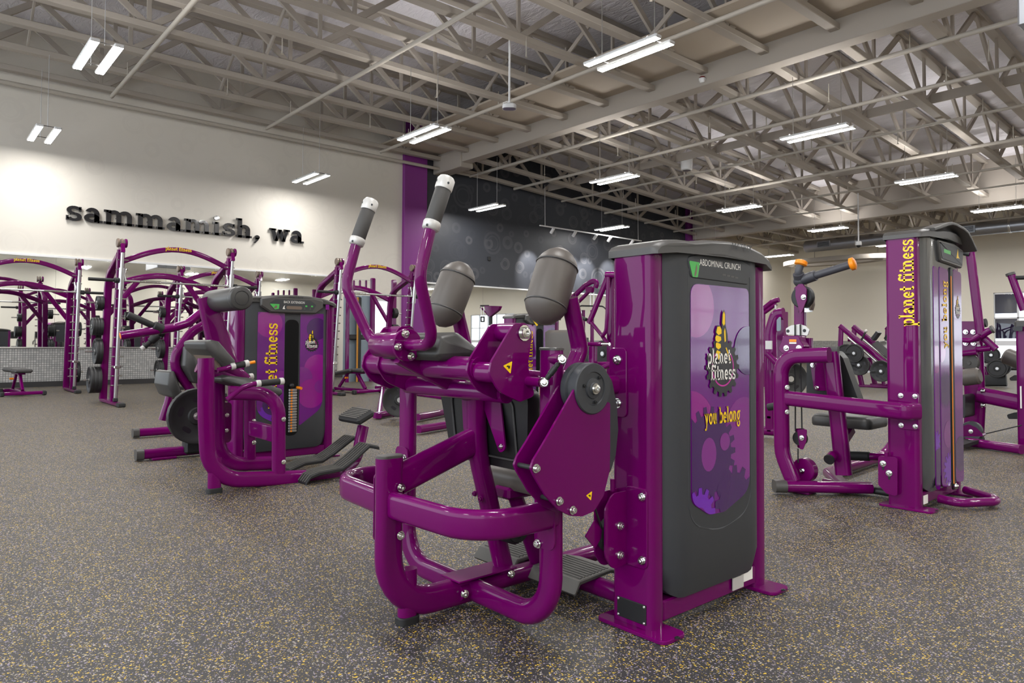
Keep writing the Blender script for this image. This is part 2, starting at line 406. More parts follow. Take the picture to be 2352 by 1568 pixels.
# rubber floor with coloured flecks
FLOOR = mat('flecked rubber floor', rgb(74, 72, 70), 0.55)
def _floor():
    nt, b = nt_of(FLOOR); L = nt.links.new
    tc = add(nt, 'ShaderNodeTexCoord'); base = add(nt, 'ShaderNodeTexNoise'); base.inputs['Scale'].default_value = 1.3; base.inputs['Detail'].default_value = 5
    L(tc.outputs['Object'], base.inputs['Vector'])
    fine = add(nt, 'ShaderNodeTexNoise'); fine.inputs['Scale'].default_value = 420; L(tc.outputs['Object'], fine.inputs['Vector'])
    mix = add(nt, 'ShaderNodeMix', data_type='RGBA'); mix.inputs[6].default_value = (0.015, 0.0145, 0.016, 1); mix.inputs[7].default_value = (0.036, 0.034, 0.034, 1)
    L(fine.outputs[0], mix.inputs[0])
    cur = mix.outputs[2]
    # flecks: small, irregular crumbs in a distorted cell pattern
    nz = add(nt, 'ShaderNodeTexNoise'); nz.inputs['Scale'].default_value = 160; L(tc.outputs['Object'], nz.inputs['Vector'])
    off = add(nt, 'ShaderNodeVectorMath', operation='MULTIPLY_ADD'); L(nz.outputs['Color'], off.inputs[0]); off.inputs[1].default_value = (.010, .010, 0); L(tc.outputs['Object'], off.inputs[2])
    for sc, th, dist, cols in ((105, .64, .44, ((.72, .47, .03), (.36, .30, .42), (.50, .45, .37))), (180, .70, .42, ((.66, .48, .08), (.36, .31, .44), (.52, .48, .42)))):
        vo = add(nt, 'ShaderNodeTexVoronoi', voronoi_dimensions='2D'); vo.inputs['Scale'].default_value = sc; L(off.outputs[0], vo.inputs['Vector'])
        sep = add(nt, 'ShaderNodeSeparateColor'); L(vo.outputs['Color'], sep.inputs[0])
        a = add(nt, 'ShaderNodeMath', operation='GREATER_THAN'); L(sep.outputs[0], a.inputs[0]); a.inputs[1].default_value = th
        r = add(nt, 'ShaderNodeMath', operation='MULTIPLY_ADD'); L(sep.outputs[1], r.inputs[0]); r.inputs[1].default_value = dist * .6; r.inputs[2].default_value = dist * .35
        d = add(nt, 'ShaderNodeMath', operation='LESS_THAN'); L(vo.outputs['Distance'], d.inputs[0]); L(r.outputs[0], d.inputs[1])
        m = add(nt, 'ShaderNodeMath', operation='MULTIPLY'); L(a.outputs[0], m.inputs[0]); L(d.outputs[0], m.inputs[1])
        ramp = add(nt, 'ShaderNodeValToRGB'); ramp.color_ramp.interpolation = 'CONSTANT'
        ramp.color_ramp.elements[0].position = 0; ramp.color_ramp.elements[0].color = (*cols[0], 1)
        ramp.color_ramp.elements[1].position = .42; ramp.color_ramp.elements[1].color = (*cols[1], 1)
        e = ramp.color_ramp.elements.new(.72); e.color = (*cols[2], 1)
        L(sep.outputs[2], ramp.inputs[0])
        mx = add(nt, 'ShaderNodeMix', data_type='RGBA'); L(m.outputs[0], mx.inputs[0]); L(cur, mx.inputs[6]); L(ramp.outputs[0], mx.inputs[7]); cur = mx.outputs[2]
    # slow unevenness of the roll goods
    hv = add(nt, 'ShaderNodeMix', data_type='RGBA', blend_type='MULTIPLY'); hv.inputs[0].default_value = .35
    L(cur, hv.inputs[6]); L(base.outputs[0], hv.inputs[7]); 
    bc = add(nt, 'ShaderNodeBrightContrast'); L(hv.outputs[2], bc.inputs[0]); bc.inputs[1].default_value = .006
    L(bc.outputs[0], b.inputs['Base Color'])
    bp = add(nt, 'ShaderNodeBump'); bp.inputs['Strength'].default_value = .25; bp.inputs['Distance'].default_value = .002
    L(fine.outputs[0], bp.inputs['Height']); L(bp.outputs[0], b.inputs['Normal'])
_floor()
def wall_mat(name, col, ringcol, fac, rough=.7):
    """painted wall with a printed pattern of thin cog rings"""
    m = mat(name, col, rough); nt, b = nt_of(m); L = nt.links.new
    tc = add(nt, 'ShaderNodeTexCoord'); mp = add(nt, 'ShaderNodeMapping'); L(tc.outputs['Object'], mp.inputs[0]); mp.inputs['Rotation'].default_value = (0, rad(90), 0)
    tot = None
    for sc, r0, w, seed in ((.75, .34, .030, 0), (1.5, .36, .05, 7)):
        vo = add(nt, 'ShaderNodeTexVoronoi', voronoi_dimensions='2D'); vo.inputs['Scale'].default_value = sc; vo.inputs['Randomness'].default_value = .75
        sp = add(nt, 'ShaderNodeSeparateXYZ'); L(tc.outputs['Object'], sp.inputs[0]); cb = add(nt, 'ShaderNodeCombineXYZ')
        ad = add(nt, 'ShaderNodeMath', operation='ADD'); L(sp.outputs[1], ad.inputs[0]); ad.inputs[1].default_value = seed
        L(ad.outputs[0], cb.inputs[0]); L(sp.outputs[2], cb.inputs[1]); L(cb.outputs[0], vo.inputs['Vector'])
        sc_ = add(nt, 'ShaderNodeSeparateColor'); L(vo.outputs['Color'], sc_.inputs[0])
        R = add(nt, 'ShaderNodeMath', operation='MULTIPLY_ADD'); L(sc_.outputs[0], R.inputs[0]); R.inputs[1].default_value = r0 * .55; R.inputs[2].default_value = r0 * .35
        for k in (1.0, .66):
            rr = add(nt, 'ShaderNodeMath', operation='MULTIPLY'); L(R.outputs[0], rr.inputs[0]); rr.inputs[1].default_value = k
            df = add(nt, 'ShaderNodeMath', operation='SUBTRACT'); L(vo.outputs['Distance'], df.inputs[0]); L(rr.outputs[0], df.inputs[1])
            ab = add(nt, 'ShaderNodeMath', operation='ABSOLUTE'); L(df.outputs[0], ab.inputs[0])
            lt = add(nt, 'ShaderNodeMath', operation='LESS_THAN'); L(ab.outputs[0], lt.inputs[0]); lt.inputs[1].default_value = w * (1 if k == 1 else .45)
            on = add(nt, 'ShaderNodeMath', operation='MULTIPLY'); L(lt.outputs[0], on.inputs[0]); L(sc_.outputs[1], on.inputs[1])
            if tot is None: tot = on.outputs[0]
            else:
                mxm = add(nt, 'ShaderNodeMath', operation='MAXIMUM'); L(tot, mxm.inputs[0]); L(on.outputs[0], mxm.inputs[1]); tot = mxm.outputs[0]
    fm = add(nt, 'ShaderNodeMath', operation='MULTIPLY'); L(tot, fm.inputs[0]); fm.inputs[1].default_value = fac
    mx = add(nt, 'ShaderNodeMix', data_type='RGBA'); L(fm.outputs[0], mx.inputs[0]); mx.inputs[6].default_value = col; mx.inputs[7].default_value = ringcol
    L(mx.outputs[2], b.inputs['Base Color'])
    return m
WCREAM = wall_mat('cream wall paint with cog print', (0.76, 0.72, 0.645, 1), (0.6, 0.56, 0.5, 1), .16)
WNAVY = wall_mat('charcoal wall paint with cog print', (0.035, 0.039, 0.050, 1), (0.16, 0.16, 0.17, 1), .32, .5)
WFAR = mat('cream wall paint', (0.86, 0.81, 0.70, 1), .7)
WPUR = mat('purple wall paint', (0.21, 0.024, 0.225, 1), .5)
WPINK = mat('pink purple wall paint', (0.42, 0.07, 0.40, 1), .5)
BASEM = mat('black cove base', rgb(44, 43, 44), .5)
TILE = mat('grey mosaic tile', rgb(150, 148, 142), .3)
def _tile():
    nt, b = nt_of(TILE); L = nt.links.new
    tc = add(nt, 'ShaderNodeTexCoord'); sp = add(nt, 'ShaderNodeSeparateXYZ'); L(tc.outputs['Object'], sp.inputs[0])
    s = add(nt, 'ShaderNodeMath', operation='ADD'); L(sp.outputs[0], s.inputs[0]); L(sp.outputs[1], s.inputs[1])
    cb = add(nt, 'ShaderNodeCombineXYZ'); L(s.outputs[0], cb.inputs[0]); L(sp.outputs[2], cb.inputs[1])
    br = add(nt, 'ShaderNodeTexBrick'); br.offset = 0.0; L(cb.outputs[0], br.inputs['Vector'])
    br.inputs['Color1'].default_value = (.52, .51, .49, 1); br.inputs['Color2'].default_value = (.36, .36, .35, 1); br.inputs['Mortar'].default_value = (.16, .16, .16, 1)
    br.inputs['Scale'].default_value = 1.0; br.inputs['Brick Width'].default_value = .05; br.inputs['Row Height'].default_value = .05; br.inputs['Mortar Size'].default_value = .005
    L(br.outputs[0], b.inputs['Base Color'])
_tile()
FOIL = mat('silver foil insulation', (0.92, 0.90, 0.96, 1), .36, .2)
def _foil():
    nt, b = nt_of(FOIL); L = nt.links.new
    tc = add(nt, 'ShaderNodeTexCoord'); mp = add(nt, 'ShaderNodeMapping'); L(tc.outputs['Object'], mp.inputs[0]); mp.inputs['Scale'].default_value = (1.0, 2.6, 1)
    mp.inputs['Rotation'].default_value = (0, 0, rad(25))
    n = add(nt, 'ShaderNodeTexNoise'); n.inputs['Scale'].default_value = 2.2; n.inputs['Detail'].default_value = 6; n.inputs['Roughness'].default_value = .6; n.inputs['Distortion'].default_value = 1.4
    L(mp.outputs[0], n.inputs['Vector'])
    bp = add(nt, 'ShaderNodeBump'); bp.inputs['Strength'].default_value = .8; bp.inputs['Distance'].default_value = .10
    L(n.outputs[0], bp.inputs['Height']); L(bp.outputs[0], b.inputs['Normal'])
_foil()

struct(MB().box(((WX + EX) / 2, (FY + SY) / 2, -.1), (EX - WX + .6, FY - SY + .6, .2)).build('floor', FLOOR, None, 0))
# left wall, built as runs of different paint; a glazed double door stands between the cog wall and the first pilaster
def wallrun(name, y0, y1, z0, z1, m, x=WX, t=.3):
    return struct(MB().box((x - t / 2, (y0 + y1) / 2, (z0 + z1) / 2), (t, y1 - y0, z1 - z0)).build(name, m, None, 0))
HT = 8.4
wl = wallrun('wall_left', SY, 10.15, 0, HT, WCREAM)
for nm, a in (('wall_panel', (10.15, 11.55, 2.36, HT, WCREAM)), ('wall_panel', (11.55, 12.2, 0, HT, WCREAM)), ('wall_panel', (12.2, 27.2, 0, HT, WNAVY)), ('wall_panel', (27.2, FY, 0, HT, WFAR))):
    o = wallrun(nm, *a); o.parent = wl
for i, (y0, y1) in enumerate(((11.8, 12.65), (26.75, 27.6))):
    struct(MB().box((WX + .05, (y0 + y1) / 2, HT / 2), (.16, y1 - y0, HT), b=.01).build('trim_%d' % (i + 1), WPUR, None, 0))
# far wall with storefront windows, right wall, no front wall or glass, so the world light floods in
wf = struct(MB().box(((WX - 9.55) / 2, FY + .15, HT / 2), (9.35, .3, HT)).build('wall_far', WFAR, None, 0))
WIN = ((-9.55, -6.0), (-3.6, -1.8), (4.0, 9.6))
xs = -9.55
for a, b in WIN:
    MB().box(((a + b) / 2, FY + .15, (3.32 + HT) / 2), (b - a, .3, HT - 3.32)).build('wall_panel', WFAR, wf, 0)
for a, b in ((-6.0, -3.6), (-1.8, 4.0), (9.6, EX)):
    MB().box(((a + b) / 2, FY + .15, HT / 2), (b - a, .3, HT)).build('wall_panel', WFAR, wf, 0)
wr = struct(MB().box((EX + .15, (SY + 20.0) / 2, HT / 2), (.3, 20.0 - SY, HT)).build('wall_right', WFAR, None, 0))
MB().box((EX + .15, (30.5 + FY) / 2, HT / 2), (.3, FY - 30.5, HT)).build('wall_panel', WFAR, wr, 0)
MB().box((EX + .15, 25.25, (3.32 + HT) / 2), (.3, 10.5, HT - 3.32)).build('wall_panel', WFAR, wr, 0)
MB().box((EX - .03, 7.0, 1.3), (.06, 1.7, 1.5)).build('wall_panel', WPINK, wr, 0)
ALU = mat('white aluminium frame', rgb(235, 236, 240), .35)
TINT = mat('blue tinted blind behind the glass', rgb(96, 98, 160), .5)
def storefront(name, a, b, y, z1, nx, zs, axis='x', x=None, blind=()):
    """a window or door: frame of mullions, one pane per light"""
    r = struct(node(name)); fr = MB(); w = .07
    P = (lambda u, z: (u, y, z)) if axis == 'x' else (lambda u, z: (x, u, z))
    D = (lambda du, dz: (du, .12, dz)) if axis == 'x' else (lambda du, dz: (.12, du, dz))
    us = [a + (b - a) * i / nx for i in range(nx + 1)]
    for u in us: fr.box(P(u, z1 / 2), D(w, z1), b=.006)
    for z in zs: fr.box(P((a + b) / 2, z), D(b - a, w if z not in (1.1,) else .22), b=.006)
    fr.build('frame', ALU, r, 0, org=(0, 0, 0))
    for i in range(nx):
        for j in range(len(zs) - 1):
            c = P((us[i] + us[i + 1]) / 2, (zs[j] + zs[j + 1]) / 2); d = D(us[i + 1] - us[i] - w, zs[j + 1] - zs[j] - w)
            d = (d[0], .008, d[2]) if axis == 'x' else (.008, d[1], d[2])
            MB().box(c, d).build('pane', GLAS, r, 0, org=(0, 0, 0))
            if (i, j) in blind:
                q = V(c) + (V((0, .05, .1)) if axis == 'x' else V((-.05, 0, 0))); MB().box(q, (d[0], .02, d[2] * .86)).build('blind', TINT, r, 0, org=(0, 0, 0))
    return r
storefront('window_1', -9.55, -6.0, FY + .1, 3.32, 4, (.04, 1.1, 2.2, 3.28), blind=((0, 1), (0, 2), (2, 1)))
storefront('window_2', -3.6, -1.8, FY + .1, 3.32, 2, (.04, 1.1, 2.2, 3.28))
storefront('window_3', 4.0, 9.6, FY + .1, 3.32, 5, (.04, 1.1, 2.2, 3.28))
storefront('window_4_assumed', 20.0, 30.5, 0, 3.32, 8, (.04, 1.1, 2.2, 3.28), axis='y', x=EX + .1)  # assumed window, read off the bright reflection on the machine panels
d1 = storefront('door_1', 10.15, 11.55, 0, 2.36, 2, (.05, 2.32), axis='y', x=WX - .08)
for y in (10.78, 10.92): MB().cyl((WX + .03, y, .9), (WX + .03, y, 1.2), .015).build('door_handle', STL, d1, 40, org=(0, 0, 0))
# mirror band above a mosaic ledge, black cove base
def mirror(y0, y1, n):
    r = struct(node('trim_%d' % n)); k = int(round((y1 - y0) / 2.4)); 
    for i in range(k):
        a = y0 + (y1 - y0) * i / k; b = y0 + (y1 - y0) * (i + 1) / k
        MB().box((WX + .015, (a + b) / 2, 1.905), (.03, b - a - .004, 2.03)).build('mirror_panel', MIRR, r, 0, org=(0, 0, 0))
    MB().box((WX + .025, (y0 + y1) / 2, 2.94), (.05, y1 - y0, .05), b=.004).build('mirror_trim', HOUS, r, 0, org=(0, 0, 0))
    MB().box((WX + .03, (y0 + y1) / 2, .49), (.06, y1 - y0, .75)).build('tile_band', TILE, r, 0, org=(0, 0, 0))
    MB().box((WX + .04, (y0 + y1) / 2, .875), (.08, y1 - y0, .03), b=.004).build('ledge', STL, r, 0, org=(0, 0, 0))
mirror(SY, 9.6, 3); mirror(12.7, 26.7, 4)
struct(MB().box((WX + .035, (SY + 10.1) / 2, .06), (.07, 10.1 - SY, .12)).build('baseboard_left', BASEM, None, 0))
struct(MB().box((WX + .035, (11.6 + FY) / 2, .06), (.07, FY - 11.6, .12)).build('baseboard_left_far', BASEM, None, 0))
struct(MB().box(((WX - 9.6) / 2, FY - .03, .6), (9.2, .06, 1.18)).build('trim_5', TILE, None, 0))
struct(MB().box(((-6 - 3.6) / 2, FY - .03, .6), (2.3, .06, 1.18)).build('trim_6', TILE, None, 0))

# ---------------- roof: foil deck, glulam beams, open web trusses, pipes
ce = struct(node('ceiling'))
def zb(y): return 6.85 if y <= 13.3 else (6.70 - .056 * (y - 13.8) if y < 27 else 5.95)
DECK = 1.25
def deck(y0, y1, z0, z1, m, name):
    x0, x1 = WX - .2, EX + .2; n = 10
    MB().add([(x0, y0, z0), (x1, y0, z0), (x1, y1, z1), (x0, y1, z1), (x0, y0, z0 + .2), (x1, y0, z0 + .2), (x1, y1, z1 + .2), (x0, y1, z1 + .2)],
             [[0, 1, 2, 3], [4, 7, 6, 5], [0, 4, 5, 1], [2, 6, 7, 3], [1, 5, 6, 2], [0, 3, 7, 4]]).build(name, m, ce, 0)
deck(SY - .2, 13.2, 8.05, 8.05, FOIL, 'foil_deck'); deck(13.2, 27.2, 7.95, 7.15, FOIL, 'foil_deck'); deck(27.2, FY + .2, 7.1, 7.1, PLY, 'roof_deck')
# plywood closure panels beside the beam, one per truss bay
MB().box(((WX + EX) / 2, 12.0, 7.10), (EX - WX, 2.0, .05)).build('plywood_soffit', PLY, ce, 0)
for nm, y, z0, z1 in (('ridge_beam', 13.17, 6.62, 7.9), ('ridge_beam', 27.2, 5.72, 7.2)):
    MB().box(((WX + EX) / 2, y, (z0 + z1) / 2), (EX - WX - .4, .34, z1 - z0), b=.01).build(nm, CREAM, ce, 0)
MB().box((WX + .75, 13.2, 6.75), (1.5, .5, .55), b=.02).build('beam_haunch', CREAM, ce, 0)
TX = [-18.55 + 1.41 * k for k in range(23)]
shared = {}
def member(key, name, mk, parent, loc):
    if key not in shared:
        o = mk().build(name, CREAM, parent, 0, org=(0, 0, 0)); shared[key] = o.data
    else:
        o = bpy.data.objects.new(name, shared[key]); COL.objects.link(o); o.parent = parent
    o.location = loc; return o
def truss(x, y0, y1, za, zc, dz, key, n):
    t = node('roof_truss', ce); t.location = (x, 0, 0)
    L = y1 - y0
    def chord(zz0, zz1, w=.19, h=.12): return lambda: MB().tube([(0, y0, zz0), (0, y1, zz1)], rrect(w, h, .01, 1), (0, 0, 1))
    member(key + 'b', 'bottom_chord', chord(za, zc), t, (0, 0, 0))
    member(key + 't', 'top_chord', chord(za + dz, zc + dz), t, (0, 0, 0))
    for i in range(n):
        u0 = y0 + L * i / n; um = y0 + L * (i + .5) / n; u1 = y0 + L * (i + 1) / n
        f = lambda u: za + (zc - za) * (u - y0) / L
        member(key + 'd%d' % i, 'web', lambda: MB().tube([(0, u0, f(u0) + dz), (0, um, f(um))], rrect(.12, .06, .005, 1), (1, 0, 0)), t, (0, 0, 0))
        member(key + 'e%d' % i, 'web', lambda: MB().tube([(0, um, f(um)), (0, u1, f(u1) + dz)], rrect(.12, .06, .005, 1), (1, 0, 0)), t, (0, 0, 0))
        member(key + 'v%d' % i, 'post', lambda: MB().tube([(0, um, f(um)), (0, um, f(um) + dz)], rrect(.08, .05, .005, 1), (1, 0, 0)), t, (0, 0, 0))
for i, x in enumerate(TX):
    truss(x, SY, 13.0, 6.92, 6.92, 1.08, 'L', 8)
    truss(x, 13.36, 27.05, 6.72, 5.96, 1.12, 'M', 5)
    truss(x, 27.4, FY, 5.95, 5.95, 1.1, 'N', 4)
    if i < len(TX) - 1:
        for y in (-3.0, 1.8, 5.6, 8.9, 11.0):
            if (i + int(y)) % 2 == 0:
                member('br%d' % (i % 2), 'bridging', lambda: MB().tube([(0, 0, 0), (1.41, 0, .95)] if i % 2 else [(0, 0, .95), (1.41, 0, 0)], rrect(.10, .04, .004, 1), (0, 1, 0)), ce, (x, y, 6.98))
        for y in (17.8, 22.3):
            z = zb(y) + .08
            member('bq', 'bridging', lambda: MB().tube([(0, 0, .25), (1.41, 0, .25)], rrect(.045, .22, .004, 1), (0, 0, 1)), ce, (x, y, z - .12))
for y, z, r in ((3.6, 6.76, .045), (7.3, 6.76, .045), (10.8, 6.76, .045), (-.6, 6.76, .045), (14.2, 6.56, .045), (16.15, 6.42, .045), (18.5, 6.3, .035), (20.9, 6.16, .045), (23.4, 6.04, .035), (25.4, 5.9, .035), (31, 5.75, .04)):
    MB().cyl((WX + .35 + (1.5 if y in (16.15, 20.9) else 0) * 0, y, z), (EX, y, z), r, 10).build('sprinkler_pipe', PIPE, ce, 40)
    mb = MB()
    for x in range(-17, 12, 4): mb.cyl((x, y, z - .01), (x, y, z + .35), .012, 6)
    mb.build('pipe_hanger', PIPE, ce, 0)
MB().cyl((WX + .35, SY, 6.60), (WX + .35, 16.2, 6.60), .05, 10).build('sprinkler_pipe', PIPE, ce, 40)
mb = MB()
for x in range(-16, 11, 3):
    for y in (5.4, 9.0, 15.2, 19.0, 23.0): mb.cyl((x, y, zb(y) - .28), (x, y, zb(y) + .1), .011, 6); mb.lathe([(.03, 0), (.012, .03)], (x, y, zb(y) - .3), (0, 0, 1), 8)
mb.build('sprinkler_head', PIPE, ce, 0)
# round galvanised duct with grilles and bands
du = struct(node('trim_7')); du.name = 'trim_7'
MB().cyl((-15.9, 32, 5.58), (EX, 32, 5.62), .27, 24, ch=.05).build('round_duct', GALV, du, 30, org=(0, 0, 0))
for x in (-14.9, -12.0, -9.2, -6.4, -3.5):
    MB().lathe([(.275, -.04), (.285, -.03), (.285, .03), (.275, .04)], (x + 1.4, 32, 5.59), (1, 0, 0), 24).build('duct_band', STL, du, 40, org=(0, 0, 0))
    g = MB().box((x, 31.72, 5.58), (.62, .06, .30), b=.01).build('grille', GALV, du, 0, org=(0, 0, 0))
    m2 = MB()
    for k in range(6): m2.box((x, 31.68, 5.49 + k * .036), (.52, .03, .016))
    m2.build('grille_slat', DARK, g, 0, org=(0, 0, 0))
sf = struct(node('trim_8'))
for k, (rx, ry) in enumerate(((2.5, 1.0), (2.0, .7))):
    P = [(-15.0 + rx * cos(2 * pi * i / 40), 33.2 + ry * sin(2 * pi * i / 40), 4.95 - .0 * k) for i in range(40)]
    MB().tube(P, rrect(.16, .22, .03, 2), (0, 0, 1), closed=True).build('oval_rail', CREAM, sf, 40, org=(0, 0, 0))
for x in (-16.5, -13.5): MB().cyl((x, 33.2 + .95, 5.0), (x, 33.2 + .95, 6.0), .02, 6).build('rail_hanger', CREAM, sf, 0, org=(0, 0, 0))
# corner of a sheet metal air handler hanging over the right of the hall
p = gy(2352, 40, 9.0)
MB().box((p.x + .95, 9.7, p.z + .45), (2.0, 1.5, 1.1), b=.02).build('air_handler', GALV, ce, 0)

# ---------------- hanging strip lights
ROWN = {-17.4: 'row along the lettered wall', -12.1: 'row above the weight racks', -6.7: 'middle row of the hall', -1.2: 'row above the front machines', 4.3: 'row beyond the front machines', 9.8: 'row by the right wall'}
ORD = ['sixth behind the camera', 'nearest', 'second', 'third', 'fourth', 'fifth', 'sixth and farthest']
proto = None; proto_w = None; proto_c = None
def lamp_parts(r, up=True, tube=None):
    MB().box((0, .155, .035), (1.40, .13, .05), b=.012).build('housing', HOUS, r, 0, org=(0, 0, 0)); MB().box((0, -.155, .035), (1.40, .13, .05), b=.012).build('housing', HOUS, r, 0, org=(0, 0, 0))
    for s in (1, -1):
        MB().add([(-.68, s * .155 - .054, .0085), (.68, s * .155 - .054, .0085), (.68, s * .155 + .054, .0085), (-.68, s * .155 + .054, .0085)], [[3, 2, 1, 0]]).build('lit_strip', tube or LAMPM, r, 0, org=(0, 0, 0))
        if up: MB().add([(-.66, s * .155 - .04, .062), (.66, s * .155 - .04, .062), (.66, s * .155 + .04, .062), (-.66, s * .155 + .04, .062)], [[0, 1, 2, 3]]).build('added_top_glow', FILLU, r, 0, org=(0, 0, 0))  # glow added on the housing top to lift the ceiling
    MB().box((-.5, 0, .085), (.014, .36, .014)).build('crossbar', CAPG, r, 0, org=(0, 0, 0)); MB().box((.5, 0, .085), (.014, .36, .014)).build('crossbar', CAPG, r, 0, org=(0, 0, 0))
    for s in (1, -1): MB().cyl((s * .5, 0, .05), (s * .5, 0, 1.55), .006, 6).build('cable', STL, r, 0, org=(0, 0, 0))
for x in (-17.4, -12.1, -6.7, -1.2, 4.3, 9.8):
    for i, y in enumerate((-3.9, 2.15, 8.05, 14.0, 20.0, 26.1, 32.3)):
        lab = 'white twin strip light, %s of the %s' % (ORD[i], ROWN[x])
        if i == 0: lab = 'white twin strip light on cables, behind the camera in the %s' % ROWN[x]
        if x < -17:                          # the row against the wall: no added top glow, dimmed
            if proto_w is None: proto_w = thing('strip_light', lab, 'light', (x, y, 5.3), 'hanging strip lights'); lamp_parts(proto_w, False, LAMPW)
            else: dup(proto_w, (x, y, 5.3), None, lab)
        elif x < -12:                        # next row
            if proto_c is None: proto_c = thing('strip_light', lab, 'light', (x, y, 5.3), 'hanging strip lights'); lamp_parts(proto_c, True)
            else: dup(proto_c, (x, y, 5.3), None, lab)
        elif proto is None:
            proto = thing('strip_light', lab, 'light', (x, y, 5.3), 'hanging strip lights'); lamp_parts(proto)
        else: dup(proto, (x, y, 5.3), None, lab)
# ================================================================== abdominal crunch machine, nearest
def bolts_at(parent, name, pts, ax, r=.012, h=.01, m=None):
    for p in pts:
        mb = MB(); bolt(mb, p, ax, r, h); mb.build(name, m or CHR, parent, 35)
def cap_outline(W, zt, rise, n=12):
    """top cover seen from the side: a low crown between shoulders"""
    K = [(0, .018), (.02, .034), (.07, .048), (.16, .055), (.24, .055), (.36, .068), (.52, .076), (.70, .072), (.86, .056), (.96, .036), (1.0, .014)]
    return [(W * a, zt + b) for a, b in K]
def tower(r, x, y, W, H, kind, back=.19):
    """weight-stack tower: face towards +X at x, from y to y+W, H to the top of the purple posts"""
    xb = x - back
    mb = MB(); pf = lambda w, d, cx, cy: rrect(w, d, .028, 4, cx, cy)
    mb.prism(pf(back, .085, x - .055 - back / 2, y + .042), (0, 0, .012), (1, 0, 0), (0, 1, 0), 0, H - .012)
    mb.build('front_post', PUR, r, 35)
    MB().prism(pf(back, .085, x - .055 - back / 2, y + W - .042), (0, 0, .012), (1, 0, 0), (0, 1, 0), 0, H - .012).build('rear_post', PUR, r, 35)
    MB().box((x - .10, y + W / 2, .065), (.075, W - .16, .075), b=.006).build('base_beam', PUR, r, 0)
    for yy in (y + .03, y + W - .03):
        MB().prism(rrect(back + .13, .14, .03, 4, x - .065 - back / 2 + .03, yy), (0, 0, 0), (1, 0, 0), (0, 1, 0), .002, .014, .003).build('foot_plate', PUR, r, 35)
        bolts_at(r, 'floor_bolt', [(x + .035, yy, .014)], (0, 0, 1), .008, .004, DARK)
    # rounded shroud; cross-section bulges towards +X
    y0, y1 = y + .052, y + W - .052
    nS = 22; sec = []
    for i in range(nS + 1):
        t = -1 + 2 * i / nS; a = abs(t)
        bul = .062 * (1 - max(0, (a - .66) / .34) ** 2.0) ; sec.append((x - .055 + bul - .03, (y0 + y1) / 2 + t * (y1 - y0) / 2))
    zb0, rb = .10, .13; zt = H + .015
    def zlow(yy):
        d = min(yy - y0, y1 - yy)
        return zb0 + (rb - sqrt(max(0, rb * rb - (rb - d) ** 2)) if d < rb else 0)
    vs = []; fs = []; k = len(sec)
    rows = [0, .06, .2, .5, .8, 1.0]
    for u in rows:
        for px, py in sec:
            zl = zlow(py); pull = .02 * max(0, 1 - u / .06) ** 2; vs.append((px - pull, py, zl + (zt - zl) * u))
    for a in range(len(rows) - 1):
        for i in range(k - 1): fs.append([a * k + i, a * k + i + 1, (a + 1) * k + i + 1, (a + 1) * k + i])
    o = len(vs)
    for px, py in sec: vs.append((x - .13, py, zlow(py)))
    for px, py in sec: vs.append((x - .13, py, zt))
    for i in range(k - 1):
        fs.append([i, i + 1, o + i + 1, o + i]); fs.append([(len(rows) - 1) * k + i, (len(rows) - 1) * k + i + 1, o + k + i + 1, o + k + i])
    MB().add(vs, fs).build('shroud', CHAR, r, 50)
    # back panel behind the stack
    MB().box((xb - .045, y + W / 2, .1 + (H - .1) / 2), (.012, W - .12, H - .12)).build('back_cover', CHAR, r, 0)
    xf = x - .023                                     # flat of the shroud face
    yc = y + W / 2
    # cap: low crowned lid overhanging both posts
    up = cap_outline(W + .016, H + .002, .058)
    low = [(W + .016, H - .012), (W - .06, H + .008), (W * .5, H + .024), (.09, H + .004), (0, H - .006)]
    def capring(dx, sx):   # (x, shrink)
        return dx, sx
    outl = [(p[0] - .008 + y, p[1]) for p in up] + [(p[0] - .008 + y, p[1]) for p in low]
    lay = [(x - .052 - back, .05), (x - .060 - back, .022), (x - .062 - back, 0), (x - .02, 0), (x + .002, .006), (x + .012, .022)]
    vs = []; fs = []; n = len(outl)
    for xx, sh in lay:
        for a, b in outl:
            c = (y + W / 2); vs.append((xx - (.034 * (abs(a - c) / (W / 2)) ** 2.5 if xx > x - .1 else 0), c + (a - c) * (1 - sh), b - (sh * .7 if b > H + .012 else 0)))
    for a in range(len(lay) - 1):
        for i in range(n): fs.append([a * n + i, a * n + (i + 1) % n, (a + 1) * n + (i + 1) % n, (a + 1) * n + i])
    fs.append(list(range(n))[::-1]); fs.append([(len(lay) - 1) * n + i for i in range(n)])
    MB().add(vs, fs).build('cap', CAPG, r, 40)
    return xf, yc, xb
EY, EZ, EXV = V((0, 1, 0)), V((0, 0, 1)), V((1, 0, 0))
def art_print(parent, xf, pts, clip, dark=True):
    pass

X0 = -2.27
hero = thing('abdominal_crunch_machine', 'large purple abdominal crunch machine nearest the camera, two grey roller pads and white-tipped grips', 'gym machine', (X0, 1.9, 0))
TY0, TW, TH = 2.055, .80, 1.378
xf, yc, xb = tower(hero, -1.545, TY0, TW, TH, 'plain')
xf += .001
# raised surround ridges on the shroud
def ridge(parent, w, h, yc, zc, bot, x, t=.006, name='ridge'):
    P = rpoly([(yc - w / 2, zc - h / 2), (yc, zc - h / 2 - bot), (yc + w / 2, zc - h / 2), (yc + w / 2, zc + h / 2), (yc - w / 2, zc + h / 2)], [.12, .35, .12, .03, .03], 7)
    MB().tube([(x, p[0], p[1]) for p in P], circ(t, 6), (1, 0, 0), closed=True).build(name, CHAR, parent, 60)
ridge(hero, .435, .97, yc, .855, .06, xf - .004, .005)
ridge(hero, .455, 1.02, yc, .835, .10, xf - .006, .005)
